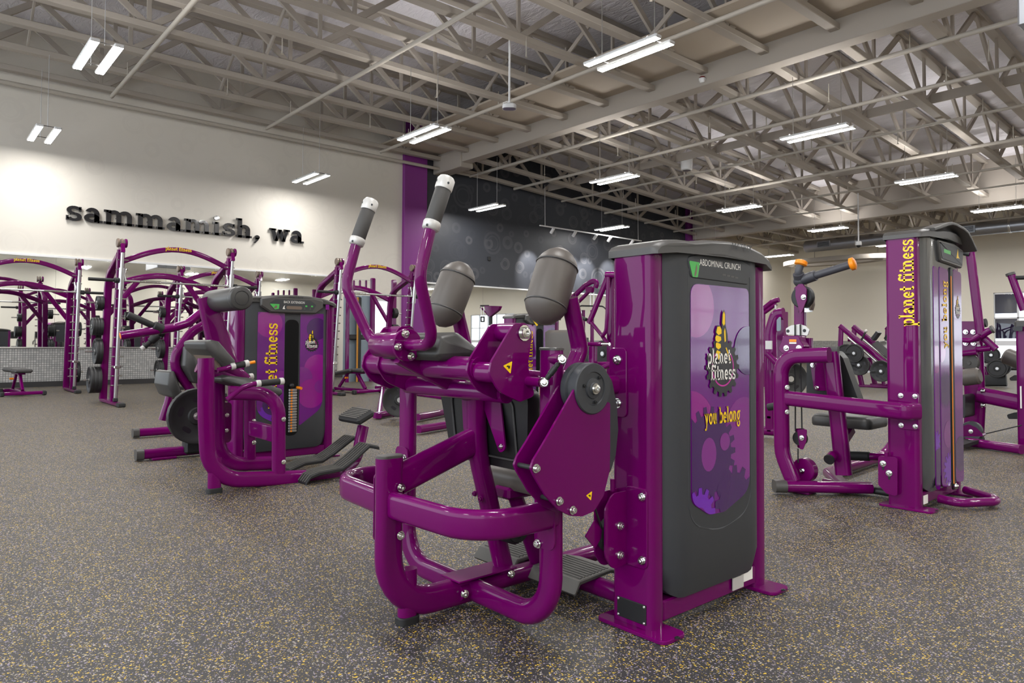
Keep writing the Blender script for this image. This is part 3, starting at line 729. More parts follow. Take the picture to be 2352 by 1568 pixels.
# info plate
P = rpoly([(yc - .205, 1.297), (yc + .20, 1.292), (yc + .225, 1.372), (yc + .11, 1.400), (yc - .11, 1.400), (yc - .228, 1.374)], .02, 4)
MB().prism(P, (xf - .004, 0, 0), EY, EZ, 0, .007, .003).build('info_plate', CHAR, hero, 30)
P = rpoly([(yc - .218, 1.36), (yc - .148, 1.358), (yc - .162, 1.30), (yc - .195, 1.300)], .006, 3)
MB().prism(P, (xf + .003, 0, 0), EY, EZ, 0, .001).build('exercise_picture', GRN, hero, 0)
MB().flat([(yc - .186, 1.306), (yc - .176, 1.335), (yc - .17, 1.352), (yc - .166, 1.335), (yc - .172, 1.312), (yc - .178, 1.302)], (xf + .0045, 0, 0), EY, EZ).build('exercise_figure', TAN, hero, 0)
sans('title', 'ABDOMINAL CRUNCH', (xf + .0035, yc - .005, 1.348), EY, EZ, .036, WPRINT, hero, .78)
for k in range(4): MB().box((xf + .003, yc + .02 + k * .03, 1.322 - k * .002), (.001, .022, .006)).build('faint_caption', CAPG, hero, 0)
sans('maker_word', 'MATRIX', (-1.545 + .0125, yc + .10, TH + .043), EY, EZ, .042, CHAR, hero, 1.0)
# printed art panel: purple field with discs, cogs, the emblem and the slogan
def clip_poly(pts, inside):
    """clip a polygon to the convex outline 'inside' (Sutherland-Hodgman)"""
    out = pts; n = len(inside)
    A = sum(inside[i][0] * inside[(i + 1) % n][1] - inside[(i + 1) % n][0] * inside[i][1] for i in range(n)); sg = 1 if A > 0 else -1
    for i in range(n):
        a = inside[i]; b = inside[(i + 1) % n]; res = []
        f = lambda p: sg * ((b[0] - a[0]) * (p[1] - a[1]) - (b[1] - a[1]) * (p[0] - a[0]))
        for j in range(len(out)):
            p, q = out[j - 1], out[j]; fp, fq = f(p), f(q)
            if (fp >= 0) != (fq >= 0):
                t = fp / (fp - fq); res.append((p[0] + (q[0] - p[0]) * t, p[1] + (q[1] - p[1]) * t))
            if fq >= 0: res.append(q)
        out = res
        if not out: return []
    return out
def art_panel(parent, outline, x, shapes):
    MB().prism(outline, (x - .003, 0, 0), EY, EZ, 0, .004).build('art_panel', ART, parent, 0)
    groups = {}
    for k, (m, pts) in enumerate(shapes):
        Q = clip_poly(pts, inset(outline, .002) if True else outline)
        if len(Q) > 2: MB().flat(Q, (x + .0012 + .0003 * k, 0, 0), EY, EZ).build('printed_shape', m, parent, 0)
    return x + .0012 + .0003 * len(shapes)
aw = .205
OUT = rpoly([(yc - aw, .45), (yc - .09, .388), (yc + .02, .385), (yc + aw, .445), (yc + aw, 1.276), (yc - aw, 1.276)], [.06, .1, .1, .09, .03, .05], 5)
SH = [(ARTP, disc_pts(yc - .17, 1.19, .12)), (ARTP, disc_pts(yc - .21, .70, .17)), (ARTL, disc_pts(yc + .16, .70, .13)), (ARTL, disc_pts(yc + .20, .52, .16)),
      (ARTD, gear_pts(yc - .09, .62, .155, .185, 22)), (ARTL, disc_pts(yc - .09, .62, .05, 20, .065)), (ARTD, gear_pts(yc + .09, .42, .11, .14, 12)), (ARTL, disc_pts(yc + .02, .66, .035)),
      (ARTV, gear_pts(yc - .15, .40, .075, .10, 12)), (ART, disc_pts(yc - .155, .385, .042)), (ARTD, disc_pts(yc + .19, 1.02, .10))]
xt = art_panel(hero, OUT, xf, SH)
thumb_logo(hero, (xt + .0005, yc + .005, .955), EY, EZ, .118, (.0004, 0, 0))
m = MB(); slab(m, 'you belong', (xt + .001, yc - .122, .735), EY, EZ, .043, 0, .60); m.build('slogan', YEL, hero, 0)
MB().box((-1.6, yc + .235, .085), (.004, .085, .05)).build('label_sticker', WPRINT, hero, 0)
MB().box((-1.598, yc + .165, .068), (.004, .08, .05)).build('label_sticker', SILV, hero, 0)
# narrow face of the tower: name plate, beam plate, cable pulley bracket
yf = TY0
MB().box((-1.69, yf - .002, .046 + .02), (.135, .006, .072), b=.002).build('serial_plate', DARK, hero, 0)
bolts_at(hero, 'rivet', [(-1.69 + sx * .06, yf - .005, .066 + sz * .029) for sx in (-1, 1) for sz in (-1, 1)], (0, -1, 0), .004, .003)
MB().prism(rrect(.085, .26, .02, 4, -1.752, .900), (0, yf + .004, 0), EXV, EZ, 0, .012, .002).build('beam_plate', PUR, hero, 30)
bolts_at(hero, 'bolt', [(-1.752, yf - .008, .985), (-1.752, yf - .008, .822)], (0, -1, 0), .014, .012)
MB().tube(fillet([(-1.805, 1.72, .89), (-1.80, 1.9, .89), (-1.765, yf, .89)], .1), rrect(.05, .07, .02), (0, 0, 1)).build('link_beam', PUR, hero, 40)
MB().prism(rrect(.10, .29, .02, 4, -1.665, .375), (0, yf + .004, 0), EXV, EZ, 0, .012, .002).build('pulley_plate', PUR, hero, 30)
bolts_at(hero, 'bolt', [(-1.635, yf - .008, z) for z in (.49, .262)], (0, -1, 0), .012, .012)
for xx in (-1.715, -1.765):
    P = rpoly([(yf - .0, .50), (yf - .085, .50), (yf - .125, .45), (yf - .125, .28), (yf - .085, .225), (yf - .0, .235)], [0, .05, .04, .05, .05, 0], 5)
    MB().prism(P, (xx, 0, 0), EY, EZ, 0, .007).build('pulley_flange', PUR, hero, 30)
MB().lathe([(.012, -.013), (.06, -.013), (.066, -.012), (.055, 0), (.066, .012), (.06, .013), (.012, .013)], (-1.737, yf - .06, .345), (1, 0, 0), 24).build('pulley', RUB, hero, 40)
bolts_at(hero, 'bolt', [(-1.708, yf - .045, .378), (-1.708, yf - .045, .272)], (1, 0, 0), .013, .012)
MB().cyl((-1.74, yf - .05, .50), (-1.74, yf - .05, .545), .009, 10).build('guide_pin', PUR, hero, 40)
MB().prism([(-.05, 0), (0, .05), (.05, 0), (0, -.05)], (-1.74, yf - .15, .36), EY, EZ, 0, .006).build('stop_tab', PUR, hero, 0)

# frame: rear post bending into the spine, two side posts with a foot bar
def ft(name, pts, wide, thin, nrm, fil, m=PUR, r=None): return flat_tube(pts, wide, thin, nrm, fil, r).build(name, m, hero, 40)
ft('rear_leg', [(X0, 1.372, .622), (X0, 1.372, .064), (X0, 1.78, .064)], .108, .062, (1, 0, 0), .29)
MB().prism(rrect(.06, .106, .028, 5), (X0, 1.372, .622), (1, 0, 0), (0, 1, 0), 0, .010, .003).build('rear_leg_cap', CAPG, hero, 40)
ft('foot', [(X0, 1.455, .02), (X0, 1.455, .20)], .075, .055, (1, 0, 0), 0)
MB().prism(rrect(.064, .086, .02, 4), (X0, 1.455, 0), (1, 0, 0), (0, 1, 0), 0.001, .028, .004).build('rubber_foot', RUB, hero, 40)
for s in (-1, 1):
    xs_ = X0 + s * .467
    ft('side_post', [(xs_, 1.75, 1.022), (xs_, 1.75, .064), (X0 + s * .03, 1.75, .064)], .09, .062, (0, 1, 0), .16)
    MB().prism(rrect(.094, .066, .028, 5), (xs_, 1.75, 1.022), (1, 0, 0), (0, 1, 0), 0, .010, .003).build('post_cap', CAPG, hero, 40)
    # bumper bow from the rear leg round to the side post
    ft('bumper_bow', [(X0 + s * .028, 1.372, .452), (X0 + s * .50, 1.40, .452), (X0 + s * .49, 1.74, .452)], .05, .10, (0, 0, 1), .17, r=.024)
    bolts_at(hero, 'bolt', [(X0 + s * .036, 1.40, .515), (X0 + s * .036, 1.40, .34)], (s, 0, 0), .012, .012)
    bolts_at(hero, 'bolt', [(xs_ - s * .03, 1.715, .34), (xs_ - s*.03, 1.715, .53)], (0, -1, 0), .012, .012)
    MB().prism(rrect(.10, .25, .03, 4, xs_, .452), (0, 1.722, 0), EXV, EZ, 0, .006).build('clamp_plate', PUR, hero, 30)
MB().prism(rrect(.09, .26, .025, 4, 1.372, .44), (X0 - .036, 0, 0), EY, EZ, 0, .006).build('clamp_plate', PUR, hero, 30)
ft('spine', [(X0, 1.68, .064), (X0, 2.72, .064)], .10, .062, (0, 0, 1), 0)
MB().box((X0, 1.80, .118), (.125, .30, .008), b=.003).build('spine_plate', PUR, hero, 0)
bolts_at(hero, 'bolt', [(X0 + .045, 1.69, .065), (X0 + .045, 1.93, .09)], (1, -.4, 0), .012, .010)
# diagonal brace and the pad upright
ft('diagonal_brace', [(X0, 1.41, .535), (X0, 1.765, .648)], .116, .05, (1, 0, 0), 0)
ft('pad_upright', [(X0, 1.778, .845), (X0, 1.785, .60), (X0, 1.935, .08)], .085, .065, (1, 0, 0), .45)
for z in (.43, .415): bolts_at(hero, 'bolt', [(X0 - .02 + (.04 if z < .42 else 0), 1.79, z)], (0, -1, 0), .009, .01, PUR)
MB().prism(rpoly([(X0 - .125, .855), (X0 + .125, .865), (X0 + .165, .63), (X0 + .13, .61), (X0 + .03, .78), (X0 - .03, .78), (X0 - .10, .62)], .02, 3), (0, 1.800, 0), EXV, EZ, 0, .007).build('pad_bracket', PUR, hero, 30)
bolts_at(hero, 'bolt', [(X0 - .10, 1.792, .835), (X0 + .10, 1.792, .845), (X0 + .14, 1.792, .64)], (0, -1, 0), .008, .008)
# lower back pad: black back shell, grey front
def pad(name, w0, w1, h, t, mt, R, c, parent, edge=.03, m=None):
    P = rpoly([(-w0 / 2, -h / 2), (w0 / 2, -h / 2), (w1 / 2, h / 2), (-w1 / 2, h / 2)], min(w0, h) * .16, 6)
    Q1 = inset(P, edge * .45); Q2 = inset(P, edge)
    vs = []; fs = []; n = len(P)
    for q, z in ((inset(P, .006), 0), (P, t * .18), (P, t * .62), (Q1, t * .88), (Q2, t)): vs += [V(c) + R @ V((p[0], p[1], z)) for p in q]
    for k in range(4):
        for i in range(n): fs.append([k * n + i, k * n + (i + 1) % n, (k + 1) * n + (i + 1) % n, (k + 1) * n + i])
    fs.append(list(range(n))[::-1]); fs.append([4 * n + i for i in range(n)])
    return MB().add(vs, fs).build(name, mt, parent, 50)
RB = Matrix(((-1, 0, 0), (0, 0, 1), (0, 1, 0)))        # pad plane facing +Y, up = Z
bp = pad('back_pad', .50, .60, .33, .085, VINB, Matrix.Rotation(rad(7), 3, 'X') @ RB, (X0, 1.815, .705), hero, .035)
P = rrect(.40, .24, .03, 4)
MB().tube([V((X0, 1.811, .705)) + Matrix.Rotation(rad(7), 3, 'X') @ RB @ V((p[0], p[1], 0)) for p in P], circ(.005, 6), (0, 1, 0), closed=True).build('pad_piping', VIND, bp, 60)
sp = pad('seat_pad', .42, .36, .34, .08, VIN, Matrix.Rotation(rad(6), 3, 'X'), (X0, 2.10, .45), hero, .03)
MB().box((X0, 2.04, .42), (.10, .26, .05), b=.01).build('seat_carriage', PUR, hero, 0)
ft('seat_stem', [(X0, 1.98, .42), (X0, 2.12, .10)], .07, .05, (1, 0, 0), 0)
# foot roller crank on the pad upright
MB().lathe([(.05, -.10), (.058, -.09), (.058, .09), (.05, .10)], (X0 + .02, 1.90, .29), (1, 0, 0), 20).build('crank_barrel', DARK, hero, 40)
MB().lathe([(.046, 0), (.046, .012), (.03, .014), (.03, .008), (1e-4, .008)], (X0 + .12, 1.90, .29), (1, 0, 0), 20).build('crank_cap', RUB, hero, 40)
bolts_at(hero, 'bolt', [(X0 + .13, 1.90, .29)], (1, 0, 0), .008, .006)
MB().tube([(X0 + .075, 1.90, .29), (X0 + .10, 2.03, .34), (X0 + .11, 2.15, .40)], rrect(.035, .06, .015), (1, 0, 0), scale=[1.4, .9, .8]).build('crank_arm', DARK, hero, 40)
# foot board over the cross bar at the front
FBp = [(2.02, .06), (2.05, .105), (2.24, .115), (2.34, .085), (2.34, .07), (2.24, .098), (2.06, .088), (2.03, .05)]
for s in (-1, 1):
    MB().prism(FBp, (X0 + s * .185 - .135, 0, 0), EY, EZ, 0, .27, .004).build('foot_board', RIBR, hero, 25)
    mb = MB()
    for k in range(9): mb.box((X0 + s * .185, 2.075 + k * .02, .1072 + k * .0009), (.24, .008, .006))
    mb.build('tread_rib', RIBR, hero, 0)
ft('foot_bar', [(X0 - .33, 2.17, .058), (-1.76, 2.17, .058)], .075, .062, (0, 1, 0), 0, r=.035)

# movement arm: bracket plates either side, cross tubes, roller pads, grip bar
def bracket(xo, xi, s):
    P = rpoly([(1.645, 1.115), (1.685, 1.075), (1.665, .965), (1.70, .86), (1.63, .842), (1.535, .88), (1.49, .945), (1.50, .985), (1.60, 1.115)], [.03, .02, .03, .02, .02, .09, .03, .03, .03], 5)
    for x in (xo, xi):
        MB().prism(P, (x - .004, 0, 0), EY, EZ, 0, .009, .001).build('arm_plate', PUR, hero, 30)
    a, b = min(xo, xi), max(xo, xi)
    MB().cyl((a, 1.645, 1.085), (b, 1.645, 1.085), .033, 18).build('pivot_tube', PUR, hero, 40)
    MB().cyl((a - .005, 1.545, .945), (b + .0, 1.545, .945), .036, 18).build('cross_tube', PUR, hero, 40)
    bolts_at(hero, 'bolt', [(b + .006, 1.645, 1.082)], (1, 0, 0), .021, .016)
    xc = (xo + xi) / 2
    # arm up to the roller pad
    MB().tube(fillet([(xc, 1.66, .93), (xc, 1.93, .90), (xc, 2.0, 1.02), (xc - s * .0, 1.94, 1.22)], .06), rrect(.055, .07, .025), (1, 0, 0)).build('pad_arm', PUR, hero, 40)
bracket(-1.839, -1.964, 1); bracket(-2.701, -2.576, -1)
MB().cyl((-2.72, 1.545, .955), (-1.95, 1.545, .955), .043, 20).build('cross_tube', PUR, hero, 40)
MB().cyl((-2.60, 1.66, .862), (-1.94, 1.66, .862), .034, 20).build('cross_tube', PUR, hero, 40)
MB().tube([(X0 - .03, 1.43, 1.0), (X0, 1.74, .845)], rrect(.07, .045, .008, 2), (1, 0, 0)).build('grip_stem', PUR, hero, 30)
mb = MB().lathe([(.02, 0), (.042, .0), (.048, .008), (.048, .20), (.042, .208), (.02, .208)], (X0 - .175, 1.42, 1.037), (1, 0, 0), 24)
mb.build('grip_clamp', PUR, hero, 40)
MB().prism(disc_pts(1.42, 1.037, .062, 20), (X0 + .033, 0, 0), EY, EZ, 0, .012, .002).build('clamp_flange', PUR, hero, 35)
bolts_at(hero, 'bolt', [(X0 + .046, 1.42 + .044 * cos(a), 1.037 + .044 * sin(a)) for a in (1.9, 3.3, 5.0)], (1, 0, 0), .012, .010)
gb = [(X0 - .262, 1.425, 1.60), (X0 - .262, 1.372, 1.455), (X0 - .263, 1.322, 1.27), (X0 - .215, 1.42, 1.037), (X0 + .215, 1.42, 1.037), (X0 + .263, 1.322, 1.27), (X0 + .262, 1.372, 1.455), (X0 + .262, 1.425, 1.60)]
P = fillet(gb, [.3, .12, .085, .085, .12, .3], 10)
MB().tube(P, circ(.021, 16), (0, 1, .01)).build('grip_bar', PUR, hero, 60)
for s in (-1, 1):
    a = V((X0 + s * .262, 1.365, 1.432)); d = (V((X0 + s * .262, 1.425, 1.60)) - V((X0 + s * .262, 1.372, 1.455))).normalized()
    g = MB().lathe([(.026, .028), (.0285, .032), (.0285, .155), (.026, .16)], a, d, 18).build('hand_grip', GRIP, hero, 40)
    MB().lathe([(.022, 0), (.030, .006), (.0315, .026), (.030, .032), (.022, .032)], a, d, 18).build('grip_collar', SILV, hero, 50)
    MB().lathe([(.022, .155), (.030, .157), (.0315, .162), (.0315, .196), (.026, .205), (1e-4, .207)], a, d, 18).build('grip_end_cap', SILV, hero, 50)
    bolts_at(hero, 'set_screw', [a + d * .178 + V((.032, -.008, 0)), a + d * .19 + V((-.005, -.0315, 0)), a + d * .016 + V((.015, -.027, 0))], (.5, -.8, 0), .0035, .001, DARK)
# roller pads: stitched end domes
def roller(name, p0, p1, r, parent, n=26):
    p0 = V(p0); p1 = V(p1); L = (p1 - p0).length
    prof = [(1e-4, 0), (r * .40, .010), (r * .66, .026), (r * .86, .046), (r * .965, .064), (r, .074), (r * .985, .078), (r, .084), (r * 1.01, L / 2), (r, L - .084), (r * .985, L - .078), (r, L - .074), (r * .965, L - .064), (r * .86, L - .046), (r * .66, L - .026), (r * .40, L - .010), (1e-4, L)]
    o = MB().lathe(prof, p0, p1 - p0, n).build(name, VIN, parent, 60)
    d = (p1 - p0).normalized()
    for h in (.077, L - .077):
        c = p0 + d * h; e1 = d.orthogonal().normalized(); e2 = d.cross(e1)
        MB().tube([c + (e1 * cos(2 * pi * i / n) + e2 * sin(2 * pi * i / n)) * (r * 1.002) for i in range(n)], circ(.0035, 6), d, closed=True).build('seam', VIND, o, 60)
    return o
for s, xp in ((-1, -2.59), (1, -1.95)):
    roller('roller_pad', (xp + .012 * s, 1.822, 1.118), (xp, 1.948, 1.415), .082, hero)
# head cushion between the arms
P = rpoly([(1.455, 1.00), (1.475, 1.072), (1.555, 1.088), (1.672, 1.015), (1.635, .975), (1.48, .98)], [.02, .03, .05, .03, .02, .02], 5)
o = MB().prism(P, (X0 - .23, 0, 0), EY, EZ, 0, .405, .016).build('head_cushion', VIND, hero, 50)
MB().box((X0, 1.58, .965), (.30, .12, .03), b=.008).build('cushion_plate', DARK, hero, 0)
# cam: two purple plates, grey pulley disc
CAMP = [(1323.7, 886), (1330, 893), (1332, 910), (1342, 932), (1358, 946.5), (1375, 946.5), (1387, 936), (1396, 922), (1402, 926), (1402, 1028), (1401, 1080), (1387, 1138), (1365, 1174), (1338, 1186), (1310, 1184.6), (1283, 1171), (1253, 1138), (1225.5, 1091), (1219, 1075), (1225.5, 1055.7), (1247.5, 1020)]
XC = -1.655
CP = [(gx(*p, XC).y, gx(*p, XC).z) for p in CAMP]
MB().prism(rpoly(CP, .008, 3), (XC - .008, 0, 0), EY, EZ, 0, .008, .001).build('cam_plate', PUR, hero, 30)
MB().prism(rpoly(CP, .008, 3), (XC - .088, 0, 0), EY, EZ, 0, .008, .001).build('cam_plate', PUR, hero, 30)
dc = gx(1360, 892, XC); 
MB().lathe([(.02, -.07), (.085, -.07), (.088, -.066), (.088, -.045), (.080, -.04), (.080, -.03), (.0885, -.026), (.0885, .004), (.085, .008), (.058, .008), (.056, .004), (.036, .004), (.034, .009), (.022, .011), (.02, .016), (1e-4, .016)], (XC, dc.y, dc.z), (1, 0, 0), 36).build('cam_pulley', CHAR, hero, 35)
bolts_at(hero, 'bolt', [(XC + .016, dc.y, dc.z)], (1, 0, 0), .014, .010)
bolts_at(hero, 'bolt', [(XC + .008, dc.y + .047 * cos(a), dc.z + .047 * sin(a)) for a in (.9, 2.9, 4.9)], (1, 0, 0), .005, .003, DARK)
bl = [gx(*p, XC).yz for p in ((1230, 1075), (1283, 1150), (1314, 1171))]
bolts_at(hero, 'bolt', [(XC + .001, q[0], q[1]) for q in bl], (1, 0, 0), .011, .012)
for q in bl: MB().cyl((XC - .085, q[0], q[1]), (XC - .008, q[0], q[1]), .008, 10).build('spacer', RUB, hero, 40)
CI = [(1330, 850), (1380, 838), (1402, 875), (1413, 930), (1416, 985), (1410, 1045), (1396, 1090), (1330, 1080), (1300, 1000)]
MB().prism(rpoly([(gx(*p, XC - .045).y, gx(*p, XC - .045).z) for p in CI], .03, 4), (XC - .055, 0, 0), EY, EZ, 0, .02, .002).build('cam_wheel', CHAR, hero, 30)
MB().rods([(XC - .045, gx(1366, 1165, XC - .045).y, gx(1366, 1165, XC - .045).z), (-1.737, yf - .11, .37)], .004, 8).build('cable', RUB, hero, 40)
def warn(parent, o, ex, ey, s):
    o = V(o); n = V(ex).cross(V(ey))
    MB().flat(rpoly([(-s, -.75 * s), (s, -.75 * s), (0, s)], .12 * s, 3), o, ex, ey).build('warning_sign', YEL, parent, 0)
    MB().flat([(-.2 * s, -.45 * s), (.25 * s, -.4 * s), (.1 * s, -.05 * s), (.3 * s, -.1 * s), (0, .35 * s), (-.1 * s, -.1 * s), (-.3 * s, -.15 * s)], o + n * .0004, ex, ey).build('warning_mark', BLKP, parent, 0)
q = gx(1353, 1138, XC); warn(hero, (XC + .0006, q.y, q.z), (0, .17, .985), (0, -.985, .17), .016)
q = gx(1168, 842, -1.83); warn(hero, (-1.8335, q.y, q.z), (0, .17, .985), (0, -.985, .17), .022)
# link rod with ball joints
a = V((-1.72, 1.70, 1.012)); b = V((-1.735, 1.62, .925))
a = gy(1290, 825, 1.71); b = gy(1249, 878, 1.665)
for p in (a, b): MB().ball(p, .019, 16).build('ball_joint', CHR, hero, 60); bolts_at(hero, 'bolt', [p + V((.016, -.012, 0))], (.7, -.7, 0), .009, .006)
d = (b - a).normalized()
MB().lathe([(.006, .014), (.009, .02), (.009, .035), (.011, .036), (.011, (b - a).length - .036), (.009, (b - a).length - .035), (.009, (b - a).length - .02), (.006, (b - a).length - .014)], a, d, 12).build('link_rod', DARK, hero, 40)
MB().cyl(a - V((.0, -.0, 0)), (X0 + .467, 1.745, a.z), .02, 14).build('link_stub', PUR, hero, 40)
MB().cyl((-1.84, b.y, b.z), b - V((.012, 0, 0)), .017, 14).build('link_stub', PUR, hero, 40)
# ================================================================== smith racks, plates, benches
def lab_m(s): return s
def rack(loc, label):
    r = thing('smith_rack', label, 'rack', loc, 'smith racks along the mirror', 0.0, True); Wd = .86
    def b(m, name, mt=PUR, sm=40): return m.build(name, mt, r, sm)
    tilt = lambda z: .32 * z / 2.55
    for s in (-1, 1):
        y = s * Wd
        b(MB().box((-.15, y, .035), (1.30, .10, .05), b=.008), 'foot', PUR, 0)
        b(MB().box((.52, y, .033), (.16, .11, .064), b=.012), 'foot_pad', RUB, 0)
        b(MB().tube([(0, y, .05), (tilt(2.5), y, 2.5)], rrect(.10, .105, .014), (0, 1, 0)), 'front_upright')
        b(MB().tube(fillet([(-.78, y, .05), (-.55, y, 2.12), (tilt(2.4) - .02, y, 2.42)], .4), rrect(.095, .115, .02), (0, 1, 0)), 'rear_upright')
        b(MB().cyl((.13, y, .06), (.13 + tilt(2.42), y, 2.48), .026, 12), 'guide_rod', STL)
        b(MB().tube([(.13 + tilt(1.86), y, 1.86), (.13 + tilt(2.2), y, 2.2)], circ(.040, 14), (0, 1, 0)), 'carriage', STL)
        b(MB().box((.13 + tilt(.62), y, .62), (.10, .10, .05), b=.01), 'stop_clamp', CHR, 0)
        b(MB().box((.13 + tilt(.1), y, .09), (.07, .07, .06), b=.01), 'rod_socket', RUB, 0)
        b(MB().tube([(tilt(2.5) - .04, y, 2.47), (tilt(2.5) + .14, y, 2.52)], rrect(.15, .06, .01), (0, 1, 0)), 'pulley_housing', PUR, 30)
        for k in (-1, 0, 1): b(MB().cyl((tilt(2.5) + .05, y + k * .055 - .018, 2.60), (tilt(2.5) + .05, y + k * .055 + .018, 2.60), .072, 16, ch=.006), 'pulley', PUR if k == 1 else TAN, 40)
        for k in range(14):
            z = .32 + k * .155; b(MB().cyl((tilt(z) + .04, y - s * .02 - .085, z), (tilt(z) + .04, y - s * .02 + .085, z), .012, 8), 'catch_peg', CHR)
        for z in (.38, .86, 1.28, 1.68):
            x = -.78 + .23 * z / 2.1; b(MB().cyl((x, y, z), (x, y + s * .30, z), .016, 10), 'plate_horn', CHR)
        b(MB().box((-.02, y - s * .045, .40), (.07, .006, .22)), 'label_strip', SILV, 0)
    arc = lambda x, z0, h, n=16: [(x, -Wd + 2 * Wd * i / n, z0 + h * sin(pi * i / n)) for i in range(n + 1)]
    b(MB().tube(arc(tilt(2.4) + .01, 2.30, .27), rrect(.085, .05, .015), (1, 0, 0)), 'top_arch')
    m = MB(); wtx = text_width('planet fitness') * .042 * .8
    slab(m, 'planet fitness', (tilt(2.4) + .042, -wtx / 2, 2.55), (0, 1, 0), (0, 0, 1), .042, .002, .8); m.build('lettering', YEL, r, 0)
    b(MB().tube(arc(-.58, 1.95, .24), rrect(.10, .05, .015), (1, 0, 0)), 'rear_arch')
    for s in (-1, 1): b(MB().tube([(-.58, s * .36, 2.13), (-.63, s * Wd, 1.45)], rrect(.085, .045, .012), (1, 0, 0)), 'brace')
    zb_ = 2.0; xb_ = .13 + tilt(zb_)
    b(MB().cyl((xb_, -Wd + .04, zb_), (xb_, Wd - .04, zb_), .017, 12), 'bar', STL)
    for s in (-1, 1):
        b(MB().cyl((xb_, s * (Wd + .04), zb_), (xb_, s * (Wd + .10), zb_), .045, 14, ch=.006), 'bar_collar', RUB)
        b(MB().cyl((xb_, s * (Wd + .10), zb_), (xb_, s * (Wd + .46), zb_), .027, 12, ch=.004), 'bar_sleeve', RUB)
        b(MB().cyl((xb_, s * .28, zb_), (xb_, s * .60, zb_), .021, 12), 'knurled_sleeve', CHR)
        b(MB().tube([(xb_ - .03, s * (Wd - .07), zb_ + .20), (xb_ - .02, s * (Wd - .05), zb_ + .1), (xb_, s * (Wd - .07), zb_)], circ(.014, 8), (1, 0, 0)), 'lock_hook', CHR)
    return r
RACKS = [((-12.92, 3.49, 0), 'purple smith rack in front, below the wall letters, second rack from the left'),
         ((-16.62, 1.79, 0), 'purple smith rack at the far left, cut by the picture edge, flat bench inside'),
         ((-16.62, 5.42, 0), 'purple smith rack near the mirror, seen between the posts of another rack'),
         ((-12.95, 7.30, 0), 'purple smith rack by the glass door, seen behind the white-tipped grips')]
for a in RACKS: rack(*a)
PLW = {}
def plate(r, t, loc, rz, label, group):
    k = (round(r, 3), round(t, 3))
    if k not in PLW:
        o = MB().lathe([(.026, -t / 2), (r * .28, -t / 2), (r * .32, -t * .3), (r * .80, -t * .3), (r * .86, -t / 2), (r * .98, -t / 2), (r, -t * .35), (r, t * .35), (r * .98, t / 2), (r * .86, t / 2), (r * .80, t * .3), (r * .32, t * .3), (r * .28, t / 2), (.026, t / 2)], (0, 0, 0), (0, 1, 0), 28).build('weight_plate', IRON, None, 40); PLW[k] = o
        m = MB()
        for s in (-1, 1):
            for q in range(5):
                a = 2 * pi * q / 5 + .3
                P = rrect(r * .34, r * .17, r * .08, 4)
                c = V((cos(a) * r * .58, 0, sin(a) * r * .58)); e1 = V((-sin(a), 0, cos(a))); e2 = V((cos(a), 0, sin(a)))
                m.flat([(p[0], p[1]) for p in P], c + V((0, s * (t * .3 + .001), 0)), e1, e2)  # flat black ovals painted as the shade of uncut holes
        if r > .24:
            for f in range(0, 10): q = MB().add([m.v[i] for i in m.f[f]], [list(range(len(m.f[f])))]).build('grip_hole_shade', BLKP, o, 0, org=(0, 0, 0))
        else:
            g = m.build('grip_hole_shade', BLKP, o, 0, org=(0, 0, 0)); g['kind'] = 'stuff'
        h = MB().lathe([(.025, -t * .5 - .002), (.034, -t * .5 - .002), (.034, t * .5 + .002), (.025, t * .5 + .002)], (0, 0, 0), (0, 1, 0), 16).build('hub_ring', STL, o, 40, org=(0, 0, 0))
    else:
        o0 = PLW[k]; o = o0.copy(); COL.objects.link(o)
        for ch in o0.children: c = ch.copy(); COL.objects.link(c); c.parent = o
    o.location = loc; o.rotation_euler = (0, 0, rz); tag(o, label, 'weight plate', group); return o
NM = ['front rack below the wall letters', 'far left rack', 'rack near the mirror', 'rack by the glass door']
PEG = {.38: 'lowest', .86: 'second', 1.28: 'third', 1.68: 'top'}
POS = ['outermost', 'second', 'third', 'fourth']
for i, ((x, y, z0), _) in enumerate(RACKS):
    for s in (-1, 1):
        for z, n, r, t in ((.38, 3, .225, .055), (.86, 2, .215, .05), (1.28, 4, .15, .04), (1.68, 2, .115, .05)):
            if i == 2 and z == .38: n = 2
            for k in range(n):
                px = x - .78 + .23 * z / 2.1; py = y + s * (.86 + .06 + t * (n - k - .5))
                plate(r, t, (px, py, z), 0, '%s black plate on the %s %s peg of the %s' % (POS[k].capitalize() if False else POS[k], PEG[z], 'left' if s < 0 else 'right', NM[i]), 'plates on the smith racks')
